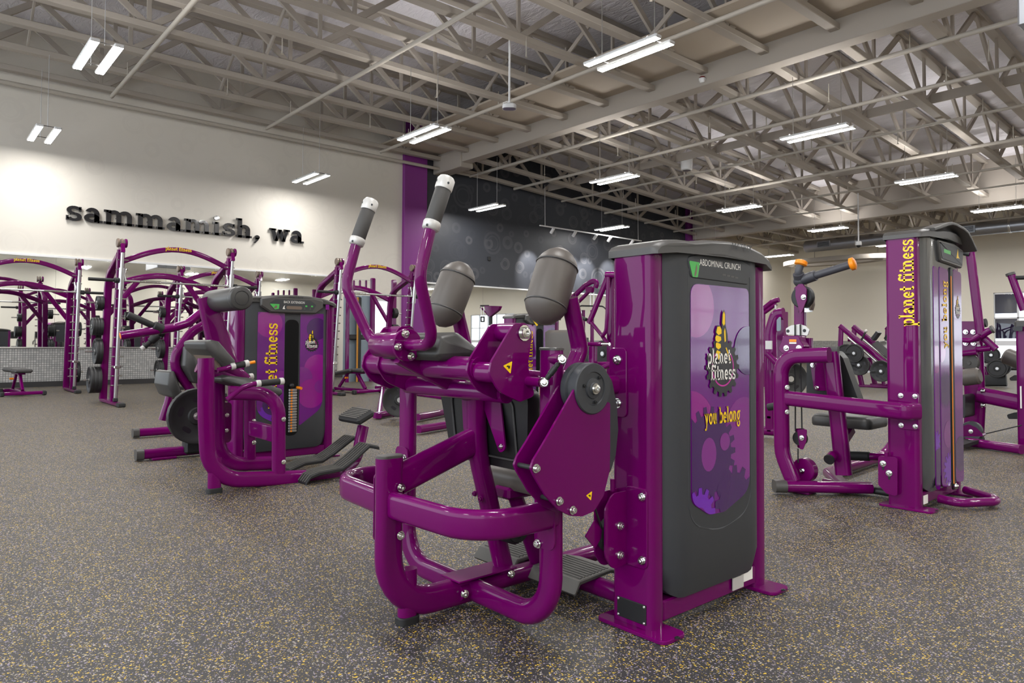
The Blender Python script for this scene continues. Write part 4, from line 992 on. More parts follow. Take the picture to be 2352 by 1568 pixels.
# benches
def bench(loc, rz, label, incline=0.0):
    r = thing('weight_bench', label, 'bench', loc, 'benches in the racks', rz, True)
    def b(m, name, mt=PUR, sm=40): return m.build(name, mt, r, sm)
    b(MB().tube([(-.60, 0, .06), (.45, 0, .06)], rrect(.08, .06, .012), (0, 0, 1)), 'spine')
    for x, w in ((-.62, .34), (.48, .66)):
        b(MB().tube([(x, -w / 2, .05), (x, w / 2, .05)], rrect(.08, .065, .02), (0, 0, 1)), 'cross_foot')
        for s in (-1, 1): b(MB().box((x, s * w / 2, .045), (.10, .07, .085), b=.015), 'rubber_foot', RUB, 0)
    b(MB().tube([(.40, 0, .09), (.12, 0, .40)], rrect(.075, .05, .012), (0, 1, 0)), 'front_strut')
    b(MB().tube([(-.50, 0, .09), (-.18, 0, .40)], rrect(.06, .045, .012), (0, 1, 0)), 'rear_strut')
    b(MB().box((0, 0, .405), (.62, .12, .03), b=.006), 'seat_rail', PUR, 0)
    m = MB(); m.box((.30, 0, .462), (.36, .29, .075), b=.025); b(m, 'seat', VIND, 30)
    R = Matrix.Rotation(-incline, 3, 'Y'); c = V((.09, 0, .45)) + R @ V((-.42, 0, .012))
    b(MB().box(c, (.82, .29, .075), R, b=.025), 'back_rest', VIND, 30)
    b(MB().cyl((-.12, -.055, .30), (-.12, -.12, .30), .02, 10), 'knob', ORNG, 40)
    return r
bench((-16.45, 1.72, 0), rad(4), 'low grey flat bench on a purple frame at the far left', 0)
bench((-13.1, 7.05, 0), rad(8), 'grey bench inside the rack by the glass door', rad(8))
bench((-13.0, 3.9, 0), rad(0), 'low bench with an orange knob behind the plate-loaded press', rad(3))
# ================================================================== back extension machine, left of the crunch machine
def slot_front(r, xf, y, W, H, title, words=True, seed=0):
    """front of a tower with a pin slot: two printed panels, the stack and a console"""
    f = lambda t: y + W * t
    for a, b_, fl in ((.19, .455, 0), (.615, .86, 1)):
        w = f(b_) - f(a); ya, yb = f(a), f(b_)
        out = rpoly([(ya, .42 if not fl else .30), (yb, .30 if not fl else .45), (yb, H - .08), (ya, H - .08)], [.14 if not fl else .01, .01 if not fl else .16, .01, .01], 6)
        ym = (ya + yb) / 2
        if not fl: S = [(ARTP, disc_pts(ym - .02, 1.2, .12)), (ARTV, gear_pts(ym - .05, .40, .06, .085, 10)), (ARTL, disc_pts(ym + .09, .72, .07)), (ARTD, disc_pts(ym + .02, .5, .09))]
        else: S = [(ARTD, disc_pts(ym + .05, 1.16, .10)), (ARTP, disc_pts(ym + .06, .80, .13)), (ARTL, disc_pts(ym - .09, .72, .10)), (ARTP, disc_pts(ym + .0, .58, .13)), (ARTL, disc_pts(ym + .09, .64, .06))]
        x = art_panel(r, out, xf + .001, S)
        if fl: thumb_logo(r, (x, ym + .0, 1.02), EY, EZ, .068, (.0004, 0, 0))
        elif words:
            m = MB(); slab(m, 'planet fitness', (x + .0004, ym + .055, .47), (0, 0, 1), (0, -1, 0), .075, 0, .80); m.build('lettering', YEL, r, 0)
    # closed near-black sheet painted as the slot's inner shade, stack in front
    MB().prism(rrect(f(.60) - f(.46), H - .36, .05, 5, f(.53), .22 + (H - .36) / 2), (xf - .004, 0, 0), EY, EZ, 0, .006).build('slot', SLOT, r, 30)
    for k in range(16): MB().box((xf + .006, f(.545), .26 + k * .024), (.012, W * .085, .019), b=.003).build('stack_plate', STL, r, 0)
    m = MB()
    for k in range(16): m.flat(disc_pts(f(.53), .26 + k * .024, .009, 10), (xf + .0125, 0, 0), EY, EZ)
    m.build('pin_holes', ORNG, r, 0)
    MB().ball((xf + .03, f(.52), .66), .022, 12).build('stack_guide', DARK, r, 60)
    MB().cyl((xf + .02, f(.58), .64), (xf + .07, f(.60), .635), .013, 12).build('selector_pin', ORNG, r, 40)
    # console
    P = rpoly([(f(.30), H - .085), (f(.76), H - .085), (f(.84), H - .03), (f(.84), H + .04), (f(.74), H + .055), (f(.30), H + .055), (f(.20), H + .04), (f(.20), H - .03)], .02, 4)
    MB().prism(P, (xf - .01, 0, 0), EY, EZ, 0, .05, .012).build('console', CAPG, r, 35)
    xc = xf + .0402
    P = rpoly([(f(.33), H - .06), (f(.72), H - .06), (f(.76), H - .005), (f(.70), H + .032), (f(.34), H + .032), (f(.28), H - .005)], .012, 4)
    MB().prism(P, (xc, 0, 0), EY, EZ, 0, .002).build('console_plate', CHAR, r, 0)
    if title:
        sans('title', title, (xc + .0026, f(.53), H + .002), EY, EZ, .030, WPRINT, r, .78)
        MB().flat([(f(.285), H - .008), (f(.38), H - .008), (f(.375), H - .05), (f(.335), H - .056)], (xc + .0026, 0, 0), EY, EZ).build('exercise_picture', GRN, r, 0)
        MB().flat([(f(.32), H - .045), (f(.345), H - .018), (f(.36), H - .03), (f(.35), H - .048)], (xc + .003, 0, 0), EY, EZ).build('exercise_figure', TAN, r, 0)
        MB().flat(rrect(W * .16, .028, .013, 4, f(.53), H - .036), (xc + .0026, 0, 0), EY, EZ).build('weight_window', TAN, r, 0)
        for t in (.425,): MB().flat([(f(t) - .012, H - .05), (f(t) + .012, H - .05), (f(t) + .004, H - .035), (f(t) + .009, H - .015), (f(t) - .004, H - .03)], (xc + .0026, 0, 0), EY, EZ).build('pictogram', WPRINT, r, 0)
        for t in (.64, .70):
            MB().flat(rrect(.018, .014, .003, 2, f(t) + .012, H - .018), (xc + .0026, 0, 0), EY, EZ).build('pictogram', GRN, r, 0)
            MB().flat([(f(t) - .012, H - .05), (f(t) + .005, H - .05), (f(t) - .004, H - .02)], (xc + .0026, 0, 0), EY, EZ).build('pictogram', CAPG, r, 0)
    MB().box((xf + .012, f(.895), H - .018), (.003, .035, .045)).build('badge', ARTL, r, 0)
bx = thing('back_extension_machine', 'purple back extension machine with a big black roller, left of the crunch machine', 'gym machine', (-5.4, 2.1, 0))
XN, XF = -5.05, -5.62
TXA = -5.95
xf, yc_, xb_ = tower(bx, TXA, 2.13, .90, 1.378, 'slot'); slot_front(bx, xf + .0, 2.13, .90, 1.378, 'BACK EXTENSION')
sans('maker_word', 'MATRIX', (TXA + .0125, yc_ + .05, 1.378 + .043), EY, EZ, .036, CHAR, bx, 1.0)
def px(pts, X): return [gx(a, b, X) for a, b in pts]
def tb(parent, name, pts, wide, thin, nrm, fil=.1, m=PUR, r=None): return flat_tube(pts, wide, thin, nrm, fil, r).build(name, m, parent, 40)
tb(bx, 'near_frame', px([(473, 822), (473, 950)], XN) + px([(480, 1104), (700, 1096)], XN), .11, .065, (1, 0, 0), .34)
tb(bx, 'far_frame', px([(500, 840), (500, 1068), (640, 1062)], XF), .11, .065, (1, 0, 0), .22)
MB().tube(fillet(px([(640, 1090), (640, 905)], XN) + [gx(528, 902, XN - .1)], .16), rrect(.10, .06, .028), (1, 0, 0)).build('near_arch', PUR, bx, 40)
tb(bx, 'far_arch', px([(574, 1068), (574, 870), (500, 835)], XF), .09, .06, (1, 0, 0), .2)
tb(bx, 'seat_beam', [(-5.34, 1.62, .86), (-5.34, 2.2, .62)], .08, .06, (1, 0, 0), 0)
for q in ((638, 962), (638, 1060)): bolts_at(bx, 'bolt', [gx(*q, XN) + V((.034, .03, 0))], (1, 0, 0), .013, .01)
for q in ((574, 966), (574, 1015)): bolts_at(bx, 'bolt', [gx(*q, XF) + V((.034, .02, 0))], (1, 0, 0), .013, .01)
a = gx(640, 1005, XN); tb(bx, 'link_bar', [(XF, a.y, a.z), (XN, a.y, a.z)], .10, .05, (0, 0, 1), 0) if False else MB().tube([(XF, a.y, a.z + .02), (XN, a.y, a.z + .02)], rrect(.05, .12, .012), (0, 0, 1)).build('link_bar', PUR, bx, 40)
f0 = gx(492, 1128, XN)
tb(bx, 'foot', [(XN, f0.y, .03), (XN, f0.y, .24)], .09, .06, (1, 0, 0), 0)
MB().prism(rrect(.075, .10, .02, 4, XN, f0.y), (0, 0, 0), EXV, EY, .001, .035, .005).build('rubber_foot', RUB, bx, 40)
def slabpad(parent, name, prof, x0, x1, mt, rr=.03):
    return MB().prism(rpoly(prof, rr, 6), (x0, 0, 0), EY, EZ, 0, x1 - x0, .010).build(name, mt, parent, 50)
A = [tuple(gx(*q, -5.15).yz) for q in ((467, 785), (484, 780), (503, 784), (541, 828), (541, 842), (534, 850), (519, 847), (472, 802))]
slabpad(bx, 'lumbar_pad', A, -5.62, -5.15, VIND, .025)
MB().prism([tuple(gx(*q, -5.15).yz) for q in ((481, 798), (515, 847), (511, 851), (478, 803))], (-5.58, 0, 0), EY, EZ, 0, .40).build('pad_plate', TAN, bx, 0)
A = [tuple(gx(*q, -5.18).yz) for q in ((504, 868), (525, 862), (574, 868), (645, 893), (648, 902), (640, 910), (622, 908), (585, 896), (537, 884), (508, 876))]
slabpad(bx, 'seat', A, -5.60, -5.16, VIND, .02)
# roller post and roller
pA, pB = gx(478, 690, -5.5), gx(522, 840, -5.5)
MB().tube([(-5.55, pA.y, pA.z + .03), (-5.55, pB.y, pB.z)], rrect(.17, .09, .03), (1, 0, 0), scale=[.75, 1.15]).build('roller_post', PUR, bx, 40)
e0 = gx(556, 684, XN + .02)
ro = MB().lathe([(1e-4, 0), (.06, .002), (.078, .008), (.086, .022), (.087, .045), (.0855, .05), (.087, .055), (.087, .62), (.08, .64), (1e-4, .645)], e0, (-1, 0, 0), 32).build('roller', VIND, bx, 35)
MB().tube([e0 + V((.0005, .05 * cos(2 * pi * i / 24), .05 * sin(2 * pi * i / 24))) for i in range(24)], circ(.002, 5), (1, 0, 0), closed=True).build('end_seam', DARK, ro, 60)
# grips
def grip(parent, pts, X, tip=None, X2=None):
    P = px(pts, X)
    MB().tube(fillet(P[:-1], .05), circ(.018, 12), plane_up(P)).build('grip_arm', PUR, parent, 50)
    a, b_ = P[-2], P[-1]; d = (b_ - a).normalized(); L = (b_ - a).length
    MB().lathe([(.02, 0), (.025, .005), (.025, .03), (.02, .034)], a, d, 14).build('grip_collar', SILV, parent, 40)
    MB().lathe([(.021, .03), (.023, .036), (.023, L - .03), (.021, L - .025)], a, d, 14).build('hand_grip', RUB, parent, 40)
    MB().lathe([(.02, L - .028), (.026, L - .025), (.026, L), (.02, L + .006), (1e-4, L + .006)], a, d, 14).build('grip_end_cap', SILV, parent, 40)
    if tip: MB().cyl(b_ + d * .004, b_ + d * .05, .012, 10).build('pull_tip', tip, parent, 40)
grip(bx, [(521, 918), (556, 890), (580, 882), (588, 881), (650, 875)], -4.98)
grip(bx, [(500, 850), (520, 846), (530, 842), (570, 834)], -5.15, ORNG)
grip(bx, [(530, 880), (545, 872), (552, 868), (580, 864)], -5.7)
# foot rails: two ribbed rails sweeping up and one upper foot pad
def footrail(y_, X, pts, w):
    C = [gx(*q, X) for q in pts]; P = [(c.y, c.z) for c in C]; n = len(P)
    out = [(p[0], p[1] + .012) for p in P] + [(p[0], p[1] - .012) for p in P[::-1]]
    MB().prism(out, (X - w / 2, 0, 0), EY, EZ, 0, w, .004).build('foot_rail', RUB, bx, 30)
    m = MB()
    for k in (-2, -1, 0, 1, 2): m.tube([(X + k * w * .19, p[0], p[1] + .013) for p in P], rrect(.012, .006, .002, 1), (1, 0, 0))
    m.build('rail_rib', RIBR, bx, 40)
XA, XB = -4.98, -5.42
footrail(0, XA, [(690, 1108), (702, 1092), (722, 1084), (775, 1074), (800, 1055), (836, 1022), (858, 1026)], .19)
footrail(0, XB, [(655, 1078), (690, 1062), (730, 1056), (755, 1040), (800, 1005), (815, 1006)], .19)
P = [gx(700, 1100, XN), gx(778, 1092, XN), gx(812, 1060, XN), gx(830, 985, XN)]
MB().tube(fillet([P[0], P[1], P[2] + V((-.1, .08, 0)), P[3] + V((-.15, .10, 0))], .15), rrect(.09, .06, .02), (1, 0, 0)).build('foot_stem', PUR, bx, 40)
c = gx(818, 955, -5.2)
R = Matrix.Rotation(rad(26), 3, 'X')
o = MB().box(c, (.34, .17, .06), R, b=.02).build('upper_foot_pad', RUB, bx, 30)
m = MB()
for k in range(7): m.box(c + R @ V((0, -.066 + k * .022, .032)), (.30, .012, .006), R)
m.build('pad_rib', RIBR, bx, 0)

# ---------------- plate-loaded press half hidden behind it
pl = thing('plate_loaded_press', 'purple plate-loaded press with two raised black handles, behind the back extension machine', 'gym machine', (-7.2, 2.2, 0))
XP = -7.1
def tbr(parent, name, P, r, fil=.08, m=PUR): return MB().rods(P, r, 12, fil).build(name, m, parent, 50)
tbr(pl, 'press_arm', px([(276, 771), (400, 752), (432, 742), (500, 688)], XP), .040, .12)
MB().lathe([(.028, -.01), (.030, 0), (1e-4, .004)], gx(276, 771, XP), (gx(276, 771, XP) - gx(330, 762, XP)), 14).build('arm_end', ORNG, pl, 40)
def blackgrip(parent, a, b_, r=.022, col=False):
    d = (b_ - a).normalized(); L = (b_ - a).length
    MB().lathe([(r * .9, 0), (r, .006), (r, L - .006), (r * .9, L), (1e-4, L)], a, d, 12).build('hand_grip', RUB, parent, 40)
    MB().lathe([(r * 1.5, -.03), (r * 1.6, -.02), (r * 1.6, .05), (r * 1.3, .06)], a, d, 14).build('grip_clamp', RUB, parent, 40)
blackgrip(pl, gx(366, 754, XP), gx(294, 722, XP), .030)
blackgrip(pl, gx(357, 775, XP - .3), gx(330, 798, XP - .3), .024)
MB().cyl(gx(331, 797, XP - .3), gx(325, 802, XP - .3), .025, 12).build('grip_end_cap', SILV, pl, 40)
tbr(pl, 'upper_frame', px([(500, 730), (440, 762), (402, 815), (402, 845), (445, 905)], XP - .1), .045, .18)
tbr(pl, 'seat_post', px([(402, 850), (385, 925), (372, 965)], XP - .5), .035, .05)
A = [tuple(gx(*q, XP).yz) for q in ((388, 855), (400, 850), (418, 900), (412, 918), (395, 910), (384, 885))]
slabpad(pl, 'seat', A, XP - .45, XP, VIND, .03)
A = [tuple(gx(*q, XP).yz) for q in ((424, 795), (440, 790), (462, 870), (455, 882), (440, 876), (420, 840))]
slabpad(pl, 'chest_pad', A, XP - .35, XP + .05, VIND, .03)
for X, y0, z in ((-6.78, 1.56, .055), (-8.4, 1.9, .055)):
    MB().tube([(X, y0 + .03, z), (X, 2.75, z)], rrect(.09, .085, .03), (0, 0, 1)).build('base_tube', PUR, pl, 40)
    MB().tube([(X, y0, z), (X, y0 + .06, z)], rrect(.10, .095, .03), (0, 0, 1)).build('end_cap', CAPG, pl, 40)
MB().tube([(-8.4, 2.5, .055), (-6.78, 2.4, .055)], rrect(.09, .085, .03), (0, 0, 1)).build('base_cross', PUR, pl, 40)
MB().box((-6.78, 1.78, .012), (.14, .2, .02), b=.004).build('floor_plate', PUR, pl, 0)
MB().tube([(-7.3, 2.4, .08), (-7.15, 2.35, .55), (-7.1, 2.3, 1.0)], rrect(.1, .08, .02), (0, 1, 0)).build('main_post', PUR, pl, 40)
pc = gx(452, 955, -6.55)
MB().cyl((-7.2, pc.y, pc.z), (-6.45, pc.y, pc.z), .022, 14).build('plate_horn', CHR, pl, 40)
MB().tube([(-7.15, 2.3, .5), (-7.1, pc.y, pc.z)], rrect(.08, .06, .02), (1, 0, 0)).build('horn_arm', PUR, pl, 40)
MB().box((-6.75, pc.y + .02, .12), (.12, .14, .18), b=.02).build('bumper_stop', DARK, pl, 0)
# the big plate on its horn
bpz = plate(.245, .06, (-6.56, pc.y, pc.z), pi / 2, 'large black plate with grip holes on the press behind the back extension machine', 'plates on the press')
MB().prism(rrect(.10, .32, .03, 4, gx(516, 970, -5.75).y, gx(516, 970, -5.75).z), (-5.75, 0, 0), EY, EZ, 0, .01).build('side_plate', PUR, bx, 30)
q = gx(520, 970, -5.75); bolts_at(bx, 'bolt', [(-5.739, q.y, q.z + dz) for dz in (-.06, .06)], (1, 0, 0), .012, .01)
# ================================================================== tall cable machine on the right
cm = thing('cable_press_machine', 'tall purple cable machine with yellow lettering up its post, right of the crunch machine', 'gym machine', (-2.1, 4.9, 0))
CX, CYY, CW, CH = -1.635, 4.86, .80, 1.735
GLO = mat('glossy dark moulded plastic', rgb(70, 72, 74), .18, 0, .6)
xf, yc_, xb_ = tower(cm, CX, CYY, CW, CH, 'slot')
for ch in cm.children:
    if ch.name.startswith('shroud'): ch.data.materials[0] = GLO
f = lambda t: CYY + CW * t
# flowing side panel and front panels, glossy print
for a, b_, nm in ((.235, .335, 0), (.37, .58, 1), (.70, .90, 2)):
    ya, yb = f(a), f(b_); out = rpoly([(ya, .12), (yb, .10), (yb, CH - .19), (ya, CH - .17)], [.04, .04, .03, .03], 5); ym = (ya + yb) / 2
    S = [[(ARTP, disc_pts(ym, .95, .09)), (ARTV, gear_pts(ym - .02, .42, .05, .07, 10)), (ARTD, disc_pts(ym, .25, .12))],
         [(ARTD, gear_pts(ym, .75, .10, .125, 16)), (ARTL, disc_pts(ym + .05, .45, .09)), (ARTV, gear_pts(ym + .06, .22, .08, .11, 14)), (ARTP, disc_pts(ym - .06, 1.0, .07))],
         [(ARTL, disc_pts(ym, .7, .10)), (ARTD, disc_pts(ym + .02, .3, .12))]][nm]
    x = art_panel(cm, out, xf + .003, S)
    if nm == 1:
        m = MB(); slab(m, 'you belong', (x + .0005, ym + .045, 1.02), (0, 0, 1), (0, -1, 0), .060, 0, .78); m.build('slogan', YEL, cm, 0)
    if nm == 2: thumb_logo(cm, (x, ym, 1.28), EY, EZ, .055, (.0004, 0, 0))
MB().prism(rrect(.055, 1.50, .025, 5, f(.645), .82), (xf - .002, 0, 0), EY, EZ, 0, .010).build('slot', DARK, cm, 30)
MB().box((xf + .009, f(.625), .80), (.003, .010, 1.42)).build('slot_light_strip', ORNG, cm, 0)
MB().ball((xf + .02, f(.62), .10), .02, 12).build('slot_end', CHR, cm, 60)
P = rpoly([(f(.36), CH - .14), (f(.88), CH - .16), (f(.92), CH - .03), (f(.70), CH + .0), (f(.30), CH + .0)], .02, 4)
MB().prism(P, (xf - .004, 0, 0), EY, EZ, 0, .022, .008).build('console', CAPG, cm, 35)
MB().prism(inset(P, .02), (xf + .0182, 0, 0), EY, EZ, 0, .002).build('console_plate', CHAR, cm, 0)
MB().flat([(f(.42), CH - .055), (f(.58), CH - .06), (f(.58), CH - .085), (f(.42), CH - .08)], (xf + .0206, 0, 0), EY, EZ).build('display', GRN, cm, 0)
MB().flat([(f(.72), CH - .10), (f(.76), CH - .03), (f(.77), CH - .08), (f(.80), CH - .10), (f(.765), CH - .095)], (xf + .0206, 0, 0), EY, EZ).build('exercise_figure', YEL, cm, 0)
# carrying handle arching over the cap
MB().tube(fillet([(CX - .03, f(.15), CH + .05), (CX + .0, f(.45), CH + .115), (CX + .01, f(.78), CH + .085), (CX + .01, f(1.0), CH - .03)], .3), rrect(.022, .10, .008, 2), (1, 0, 0)).build('top_handle', CAPG, cm, 40)
m = MB(); slab(m, 'planet fitness', (-1.705, CYY - .001, 1.165), (0, 0, 1), (-1, 0, 0), .062, 0, .73); m.build('lettering', YEL, cm, 0)
yF = CYY
MB().prism(rrect(.12, .24, .02, 4, -1.745, .625), (0, yF + .004, 0), EXV, EZ, 0, .014, .002).build('beam_plate', PUR, cm, 30)
bolts_at(cm, 'bolt', [(-1.745 + sx * .042, yF - .010, .625 + sz * .095) for sx in (-1, 1) for sz in (-1, 1)], (0, -1, 0), .012, .01)
def P2(pts, Y): return [gy(a, b, Y) for a, b in pts]
YB = CYY - .09
q0 = gy(1790, 912, YB); q1 = gy(2088, 940, YB)
MB().tube(fillet([q0, (q1.x - .02, YB, .625), (q1.x + .02, CYY, .625)], .05), rrect(.06, .105, .025), (0, 0, 1)).build('cross_beam', PUR, cm, 40)
MB().tube(fillet([gy(1822, 1106, YB), gy(1796, 1040, YB), gy(1793, 818, YB), gy(1905, 815, YB)], [.25, .14]), rrect(.105, .075, .03), (0, 1, 0)).build('left_post', PUR, cm, 40)
bolts_at(cm, 'bolt', [gy(1809, 888, YB) + V((.02, -.045, 0)), gy(1809, 944, YB) + V((.02, -.045, 0))], (.6, -.8, 0), .012, .012)
# base
b0 = gz(1797, 1116, .055)
MB().tube([b0, (b0.x + .42, b0.y + .42, .055)], rrect(.11, .075, .035), (0, 0, 1)).build('base_tube', PUR, cm, 40)
MB().tube([b0 + V((-.04, -.04, 0)), b0 + V((.015, .015, 0))], rrect(.118, .083, .038), (0, 0, 1)).build('end_cap', CAPG, cm, 40)
c0 = gz(1905, 1085, .055); c1 = gz(2030, 1046, .055)
MB().tube(fillet([(b0.x + .30, b0.y + .30, .055), c0, c1, c1 + V((.06, .1, .12))], .1), rrect(.10, .07, .03), (0, 0, 1)).build('base_rail', PUR, cm, 40)
d0 = gz(1930, 1112, .04); d1 = gz(2035, 1132, .04)
MB().tube([d0 - V((.12, 0, 0)), d0], rrect(.06, .05, .02), (0, 0, 1)).build('base_link', PUR, cm, 40)
MB().tube([d0, d1 + V((.12, .03, 0))], rrect(.085, .045, .02), (0, 0, 1)).build('foot_bar', DARK, cm, 40)
MB().box(gz(1838, 1126, .012), (.18, .12, .02), b=.004).build('floor_plate', PUR, cm, 0)
h0 = gy(1950, 1046, 5.35); h1 = gy(2000, 1048, 5.35); h2 = gy(2040, 1050, 5.35)
MB().cyl(h0, h1, .034, 16, ch=.01).build('foot_roller', RUB, cm, 40); MB().cyl(h1, h2, .028, 14).build('roller_bar', PUR, cm, 40)
MB().tube([h2, gz(2030, 1070, .06)], rrect(.07, .05, .015), (0, 1, 0)).build('roller_arm', PUR, cm, 40)
# seat mast, back pad, seat
s0 = gy(1920, 812, 5.0); s1 = gy(1924, 1088, 5.0)
MB().tube([gy(1908, 808, 5.0), gy(1938, 1090, 5.0)], rrect(.11, .075, .03), (0, 1, 0)).build('seat_mast', PUR, cm, 40)
MB().tube([gy(1893, 806, 5.0), gy(1926, 806, 5.0)], rrect(.03, .07, .012), (0, 0, 1)).build('mast_cap', CAPG, cm, 40)
B = [tuple((gy(a, b, 5.1).x, gy(a, b, 5.1).z)) for a, b in ((1853, 808), (1922, 806), (1936, 822), (1972, 920), (1960, 928), (1852, 922))]
MB().prism(rpoly(B, .03, 5), (0, 5.10, 0), EXV, EZ, 0, -.11, .02).build('back_pad', VINB, cm, 40)
MB().prism(rpoly(inset(B, .02), .03, 5), (0, 5.195, 0), EXV, EZ, 0, -.05, .02).build('back_pad_front', VIN, cm, 40)
for (a, b) in ((1866, 838), (1924, 838), (1876, 890), (1928, 892)): bolts_at(cm, 'bolt', [gy(a, b, 5.08)], (0, -1, 0), .012, .012)
MB().prism(rpoly([tuple((gy(a, b, 5.1).x, gy(a, b, 5.1).z)) for a, b in ((1862, 830), (1926, 830), (1934, 898), (1872, 896))], .02, 3), (0, 5.095, 0), EXV, EZ, 0, .008).build('pad_bracket', PUR, cm, 0)
st = gy(1938, 970, 5.25)
pad('seat', .44, .40, .40, .085, VIND, Matrix.Identity(3), (st.x, 5.36, st.z - .03), cm, .03)
MB().tube([gy(1955, 985, 5.3), gy(1922, 1036, 5.12)], rrect(.075, .05, .015), (1, 0, 0)).build('seat_strut', PUR, cm, 40)
MB().cyl(gy(1913, 1045, 4.95), gy(1913, 1045, 4.95) + V((0, -.05, -.02)), .034, 16).build('adjuster_sleeve', PUR, cm, 40)
MB().cyl(gy(1913, 1045, 4.95) + V((0, -.05, -.02)), gy(1913, 1045, 4.95) + V((0, -.065, -.026)), .036, 16).build('adjuster_cap', RUB, cm, 40)
# cables, floating pulley, floor cam
for a, b_ in (((1826, 745), (1827, 990)), ((1838, 745), (1842, 988)), ((1833, 1030), (1833, 1062))): MB().cyl(gy(*a, 4.84), gy(*b_, 4.84), .005, 6).build('cable', RUB, cm, 40)
for dy, dx in ((0, .012), (.05, -.03)):
    B = [(gy(a, b, 4.82).x + dx, gy(a, b, 4.82).z) for a, b in ((1828, 986), (1850, 985), (1849, 1012), (1841, 1032), (1834, 1030))]
    MB().prism(rpoly(B, .01, 3), (0, 4.82 + dy, 0), EXV, EZ, 0, .006).build('pulley_plate', PUR, cm, 0)
c = gy(1838, 1006, 4.84); MB().cyl((c.x, 4.825, c.z), (c.x, 4.855, c.z), .05, 20).build('pulley', RUB, cm, 40)
bolts_at(cm, 'bolt', [(gy(1841, 1005, 4.81).x, 4.812, gy(1841, 1005, 4.81).z)], (0, -1, 0), .014, .01)
c = gy(1849, 1079, 4.9); MB().cyl((c.x, 4.86, c.z), (c.x, 4.93, c.z), .085, 28, ch=.006).build('floor_cam', PUR, cm, 35); bolts_at(cm, 'bolt', [(c.x, 4.858, c.z)], (0, -1, 0), .014, .012)
B = [(gy(a, b, 4.83).x, gy(a, b, 4.83).z) for a, b in ((2018, 1046), (2062, 1050), (2062, 1140), (2036, 1132), (2018, 1112))]
MB().prism(rpoly(B, .02, 4), (0, 4.835, 0), EXV, EZ, 0, .012).build('pulley_bracket', PUR, cm, 30)
for a, b in ((2028, 1064), (2042, 1086)):
    c = gy(a, b, 4.82); bolts_at(cm, 'bolt', [(c.x, 4.822, c.z)], (0, -1, 0), .015, .012); MB().prism(rrect(.012, .03, .005, 3, c.x, c.z - .028), (0, 4.8225, 0), EXV, EZ, 0, .001).build('bolt_slot', BLKP, cm, 0)
MB().cyl(gy(2036, 1050, 4.83), gy(2036, 1038, 4.83), .012, 10).build('guide_pin', PUR, cm, 40)
# bent floor loop at the tower's foot
l0 = gz(2145, 1150, .05); P = [(CX - .02, f(.30), .05), (CX + .10, f(.28), .045), (CX + .26, f(.62), .045), (CX - .0, f(.86), .05)]
MB().tube(fillet(P, [.1, .10], 10), circ(.028, 14), (0, 0, 1)).build('floor_loop', PUR, cm, 50)
MB().box((CX - .052, CYY + .10, .06), (.002, .075, .055)).build('label_sticker', WPRINT, cm, 0)
# head: sector plate, gearbox, column, pulley cheeks and the forked grey arms
YH = 4.83
B = [(gy(a, b, YH).x, gy(a, b, YH).z) for a, b in ((1803, 768), (1802, 754), (1814, 747), (1833, 744), (1846, 748), (1856, 757), (1852, 770))]
MB().prism(rpoly(B, .01, 3), (0, YH + .03, 0), EXV, EZ, 0, .012).build('sector_plate', TAN2 if 'TAN2' in globals() else SILV, cm, 0)
for a, b in ((1807, 760), (1845, 759)): MB().cyl(gy(a, b, YH) + V((0, .016, 0)), gy(a, b, YH) + V((0, .02, 0)), .012, 12).build('sector_hole', DARK, cm, 0)
B = [(gy(a, b, YH).x, gy(a, b, YH).z) for a, b in ((1803, 771), (1840, 771), (1845, 784), (1852, 795), (1845, 808), (1832, 813), (1817, 809), (1802, 812), (1793, 802), (1797, 790), (1801, 783))]
MB().prism(rpoly(B, .012, 3), (0, YH + .05, 0), EXV, EZ, 0, .085, .004).build('gearbox', PUR, cm, 30)
bolts_at(cm, 'bolt', [gy(1806, 799, YH - .035), gy(1835, 799, YH - .035)], (0, -1, 0), .015, .01)
MB().box(gy(1821, 782, YH - .036), (.052, .002, .018)).build('warning_label', ORNG, cm, 0); MB().box(gy(1821, 787.5, YH - .036), (.052, .002, .010)).build('warning_label', WPRINT, cm, 0)
MB().tube([gy(1857, 815, 4.93), gy(1857, 776, 4.93)], rrect(.05, .05, .01), (0, 1, 0)).build('side_column', PUR, cm, 30)
MB().tube([gy(1838, 812, 4.92), gy(1838, 668, 4.92)], rrect(.075, .06, .015), (0, 1, 0)).build('head_column', PUR, cm, 40)
B1 = [(gy(a, b, YH).x, gy(a, b, YH).z) for a, b in ((1832, 660), (1838, 653), (1847, 652), (1856, 664), (1856, 690), (1850, 705), (1843, 724), (1838, 706), (1831, 680))]
MB().prism(rpoly(B1, .012, 3), (0, 4.815, 0), EXV, EZ, 0, .012).build('cheek_plate', PUR, cm, 30)
B1 = [(gy(a, b, YH).x, gy(a, b, YH).z) for a, b in ((1815, 660), (1821, 654), (1830, 656), (1830, 690), (1824, 724), (1818, 700), (1813, 678))]
MB().prism(rpoly(B1, .012, 3), (0, 4.90, 0), EXV, EZ, 0, .012).build('cheek_plate', PUR, cm, 30)
c = gy(1845, 682, 4.86); MB().cyl((c.x, 4.83, c.z), (c.x, 4.88, c.z), .078, 24, ch=.006).build('head_pulley', DARK, cm, 40); bolts_at(cm, 'bolt', [(gy(1845, 682, 4.80).x, 4.805, gy(1845, 682, 4.8).z)], (0, -1, 0), .014, .012)
arcp = [gy(a, b, 4.9) for a, b in ((1842, 651), (1853, 655), (1862, 667), (1867, 683), (1867, 700), (1863, 712))]
MB().tube(arcp, rrect(.012, .05, .004, 2), (0, 1, 0)).build('cable_guard', TAN, cm, 40)
MB().box(gy(1857, 710, 4.9), (.05, .02, .04)).build('guard_clip', STL, cm, 0)
ARMG = mat('grey coated arm', rgb(66, 66, 72), .45)
